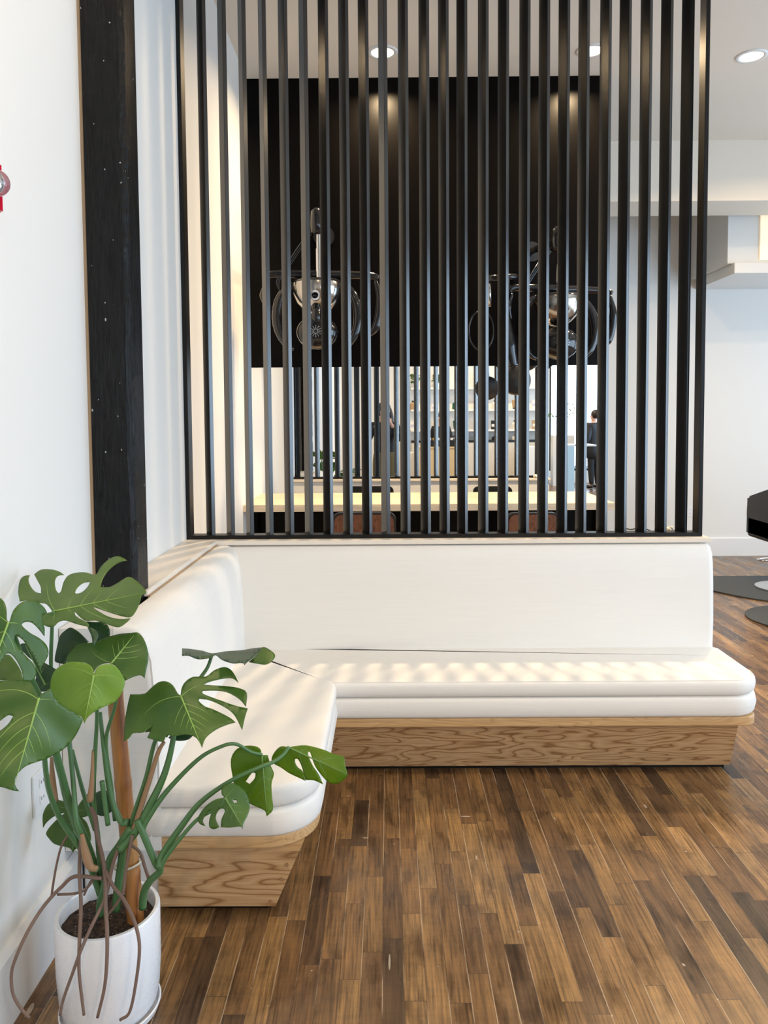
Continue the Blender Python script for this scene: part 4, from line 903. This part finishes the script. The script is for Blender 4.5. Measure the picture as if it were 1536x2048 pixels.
# reception desk, low white cabinet, pale blue counter end
a, b2 = mv(836, 897, -4.9), mv(922, 897, -4.9)
dk = thing('reception_desk', 'pale oak reception desk with black top items in the mirror', 'desk', ((a.x+b2.x)/2, -5.2, 0)); w = (b2.x-a.x)/2
obj('front_panel', B(-w, w, 0.26, 0.30, 0, a.z), M['oakfront'], dk); obj('desk_top', B(-w-0.02, w+0.02, -0.3, 0.32, a.z+0.001, a.z+0.035), M['oakfront'], dk)
for s_ in (-1, 1): obj('side_panel', B(s_*w-0.02*(s_ > 0)-0.0, s_*w+0.02*(s_ < 0), -0.28, 0.259, 0, a.z), M['oakfront'], dk)
for px, lab, cc in ((868, 'black card terminal on the reception desk in the mirror', 'blk'), (912, 'black tray with gold tins on the reception desk in the mirror', 'blk')):
    p = mv(px, 890, -4.95); t = thing('desk_tray', lab, 'tray', (p.x, -5.05, a.z+0.036))
    obj('tray', B(-0.16, 0.16, -0.08, 0.1, 0, 0.14, bev=0.01), M[cc], t)
    for k in range(3): obj('tin', L([(0, 0), (0.03, 0), (0.03, 0.05), (0, 0.05)], 16, (-0.09+0.09*k, 0.04, 0.141)), M['gold'] if k % 2 else M['white'], t, 40)
p = mv(1075, 893, -5.9); tag(obj('low_cabinet', B(-0.2, 0.2, -0.2, 0.2, 0, p.z, bev=0.005), M['trimw'], None, False, (p.x, -6.1, 0)), 'low white cabinet at the right end of the shelves in the mirror', 'cabinet')
p = mv(826, 905, -5.6); tag(obj('low_cabinet', B(-0.12, 0.12, -0.2, 0.2, 0, p.z, bev=0.005), M['trimw'], None, False, (p.x-0.1, -5.8, 0)), 'low white cabinet left of the reception desk in the mirror', 'cabinet')
p = mv(1142, 893, -1.6)
pb = thing('styling_station', 'pale blue upright styling station end in the mirror', 'station', (p.x, -1.85, 0))
obj('side', B(-0.06, 0.06, -0.25, 0.25, 0, p.z, bev=0.005), M['paleblue'], pb); obj('top', B(-0.06, 0.45, -0.25, 0.25, p.z+0.001, p.z+0.03, bev=0.004), M['trimw'], pb)
p = mv(1125, 856, -6.3)
vz = thing('branch_vase', 'dark vase of thin leafy branches on a white stand in the mirror', 'vase', (p.x, -6.3, 0))
obj('stand', B(-0.25, 0.25, -0.15, 0.15, 0, 1.2, bev=0.005), M['trimw'], vz); obj('vase', L([(0, 1.201), (0.06, 1.201), (0.09, 1.3), (0.04, 1.42), (0.03, 1.42), (0, 1.4)], 20), M['blk'], vz, 'all')
b = bmesh.new(); rg = random.Random(5)
for k in range(9):
    a_ = rg.uniform(-1, 1); e_ = Vector((a_*0.45, rg.uniform(-0.1, 0.1), 1.75+rg.uniform(-0.15, 0.25)))
    tube(b, spline([(0, 0, 1.4), (a_*0.15, 0, 1.62), e_]), [0.006, 0.003], 5)
    for j in range(4):
        c = Vector((a_*0.15, 0, 1.62)).lerp(e_, j/3); d = Vector((rg.uniform(-1, 1), 0.2, rg.uniform(-0.5, 1))).normalized()*0.05; f_ = d.cross(Vector((0, 1, 0))).normalized()*0.02
        b.faces.new([b.verts.new(v) for v in (c, c+d*0.5+f_, c+d, c+d*0.5-f_)])
obj('branches', b, M['leaf'], vz)

# ------------------------------------------------------------------ people seen in the mirror
def skin(name, verts, edges, mat, parent, root=0, sub=1, loc=(0, 0, 0)):
    me = bpy.data.meshes.new(name); me.from_pydata([v[:3] for v in verts], edges, []); o = bpy.data.objects.new(name, me); C.objects.link(o); o.parent = parent; me.materials.append(mat)
    sk = o.modifiers.new('skin', 'SKIN'); sk.use_smooth_shade = True
    if not me.skin_vertices: me.attributes
    sv = me.skin_vertices[0].data
    for i, v in enumerate(verts): sv[i].radius = (v[3], v[4] if len(v) > 4 else v[3]); sv[i].use_root = (i == root)
    m = o.modifiers.new('sub', 'SUBSURF'); m.levels = sub; m.render_levels = sub
    return o
def person(loc, rz, H, label, top, legs, hair_long, arms, coat=False):
    t = thing('person', label, 'person', loc, None, rz); k = H/1.75
    def s(v): return tuple(c*k for c in v)
    V = [(0, 0, 0.98, 0.13, 0.10), (0, 0, 1.15, 0.115, 0.09), (0, 0, 1.32, 0.14, 0.10), (0, 0, 1.43, 0.10, 0.08), (0, 0.005, 1.50, 0.052), (0, 0.01, 1.58, 0.06, 0.075), (0, 0.015, 1.65, 0.075, 0.09), (0, 0.0, 1.715, 0.055, 0.065)]
    E = [(0, 1), (1, 2), (2, 3), (3, 4), (4, 5), (5, 6), (6, 7)]
    for sg in (-1, 1):
        n = len(V); V += [(sg*0.09, 0, 0.88, 0.088), (sg*0.10, 0.01, 0.50, 0.055), (sg*0.10, -0.01, 0.30, 0.054), (sg*0.10, -0.02, 0.08, 0.036), (sg*0.105, 0.10, 0.035, 0.032), (sg*0.108, 0.16, 0.025, 0.022)]
        E += [(0, n)] + [(n+i, n+i+1) for i in range(5)]
        el, wr, hd = arms
        n = len(V); V += [(sg*0.17, 0, 1.42, 0.055), (sg*el[0], el[1], el[2], 0.040), (sg*wr[0], wr[1], wr[2], 0.026), (sg*hd[0], hd[1], hd[2], 0.030, 0.018)]
        E += [(3, n)] + [(n+i, n+i+1) for i in range(3)]
        W_, H_ = Vector(wr), Vector(hd); d = (H_-W_).normalized(); u = Vector((0, 0, 1)) if abs(d.z) < 0.8 else Vector((0, 1, 0)); u = (u-d*u.dot(d)).normalized(); cl = d.cross(u)*-1
        h0 = n+3
        for fi, (o_, ln) in enumerate(((0.028, 0.075), (0.010, 0.085), (-0.009, 0.078), (-0.026, 0.06))):
            p0 = H_+u*o_; p1 = p0+d*ln*0.5; p2 = p1+(d*0.75+cl*0.5)*ln*0.5; m = len(V)
            for p, r in ((p0+d*0.012, 0.0095), (p1, 0.009), (p2, 0.0075)): V.append((sg*p.x, p.y, p.z, r))
            E += [(h0, m), (m, m+1), (m+1, m+2)]
        p0 = W_.lerp(H_, 0.6)+u*0.028; p1 = p0+d*0.035+u*0.02; m = len(V)
        V += [(sg*p0.x, p0.y, p0.z, 0.011), (sg*p1.x, p1.y, p1.z, 0.009)]; E += [(h0, m), (m, m+1)]
    V = [tuple(c*k for c in v[:3]) + tuple(c*k for c in v[3:]) for v in V]
    bd = skin('body', V, E, M['skin'], t)
    # face
    b = bmesh.new(); tube(b, [s((0, 0.098, 1.655)), s((0, 0.122, 1.622)), s((0, 0.10, 1.612))], [0.006*k, 0.012*k, 0.008*k], 8); obj('nose', b, M['skin'], t, 'all')
    for sg in (-1, 1):
        b = bmesh.new(); ball(b, s((sg*0.031, 0.083, 1.645)), 0.009*k, seg=10); obj('eye', b, M['plate'], t, 'all')
        b = bmesh.new(); ball(b, s((sg*0.082, 0.0, 1.635)), 0.028*k, 0.35, 0.7, 1, 12); obj('ear', b, M['skin'], t, 'all')
    b = bmesh.new(); ball(b, s((0, 0.085, 1.578)), 0.022*k, 1, 0.4, 0.3, 12); obj('mouth', b, M['redb'], t, 'all')
    b = bmesh.new(); ball(b, s((0, -0.042, 1.685)), 0.112*k, 0.92, 0.98, 0.92, 24)
    if hair_long:
        for sg in (-1, 0, 1): tube(b, spline([s((sg*0.06, -0.04, 1.68)), s((sg*0.095, -0.05+0.02*abs(sg), 1.55)), s((sg*0.10, -0.06+0.03*abs(sg), 1.42)), s((sg*0.085, -0.07, 1.32))]), [0.05*k, 0.05*k, 0.042*k, 0.015*k], 12)
    else: ball(b, s((0, -0.09, 1.74)), 0.05*k, 1, 1, 0.8, 16)
    obj('hair', b, M['hair'], t, 'all')
    g = 1.14 if not coat else 1.7
    TV = [(0, 0, 0.93 if not coat else 0.62, 0.165*g, 0.128*g), (0, 0, 1.12, 0.150*g, 0.118*g), (0, 0, 1.32, 0.150*g, 0.108*g), (0, 0, 1.425, 0.105*g, 0.085*g), (0, 0, 1.475, 0.065, 0.06)]
    TE = [(0, 1), (1, 2), (2, 3), (3, 4)]; el, wr, hd = arms
    for sg in (-1, 1):
        n = len(TV); TV += [(sg*0.175, 0, 1.42, 0.066*g), (sg*el[0], el[1], el[2], 0.052*g), (sg*(wr[0]*0.9+el[0]*0.1), wr[1]*0.9+el[1]*0.1, wr[2]*0.9+el[2]*0.1, 0.036*g)]; TE += [(3, n), (n, n+1), (n+1, n+2)]
    skin('top', [tuple(c*k for c in v) for v in TV], TE, top, t)
    LV = [(0, 0, 0.97, 0.165, 0.13), (0, 0, 1.06, 0.155, 0.12), (0, 0, 1.13, 0.145, 0.11)]; LE = [(0, 1), (1, 2)]
    for sg in (-1, 1):
        n = len(LV); LV += [(sg*0.09, 0, 0.88, 0.105), (sg*0.10, 0.01, 0.50, 0.075), (sg*0.10, -0.01, 0.30, 0.068), (sg*0.10, -0.02, 0.07, 0.055)]; LE += [(0, n), (n, n+1), (n+1, n+2), (n+2, n+3)]
    skin('trousers', [tuple(c*k for c in v) for v in LV], LE, legs, t)
    for sg in (-1, 1):
        b = bmesh.new(); ball(b, s((sg*0.105, 0.055, 0.045)), 0.05*k, 0.95, 2.5, 0.85, 20); obj('shoe', b, M['leather'], t, 'all')
    return t
ah = ((0.25, 0.10, 1.20), (0.11, 0.33, 1.44), (0.075, 0.365, 1.50))
person((-0.055, -0.46, 0), 0, 1.87, 'person in black top and olive trousers taking the photograph, seen in the mirror', M['blackcloth'], M['olive'], True, ah)
ph = thing('phone', 'black phone held up by the person in olive trousers, in the mirror', 'phone', (-0.02, -0.032, 1.66))
obj('case', B(-0.038, 0.038, -0.006, 0.003, -0.08, 0.075, bev=0.003), M['gloss'], ph)
dn_ = ((0.25, -0.02, 1.13), (0.24, 0.08, 0.90), (0.235, 0.10, 0.82))
p = mv(873, 843, -5.9); person((p.x+0.1, -5.9, 0), 0.3, 1.72, 'person in a black top with brown hair behind the reception desk, in the mirror', M['blackcloth'], M['blackcloth'], False, dn_)
p = mv(1188, 900, -5.6); person((p.x, -5.6, 0), PI*0.8, 1.76, 'person in a black padded coat standing by the back window, in the mirror', M['navy'], M['blackcloth'], False, dn_, True)
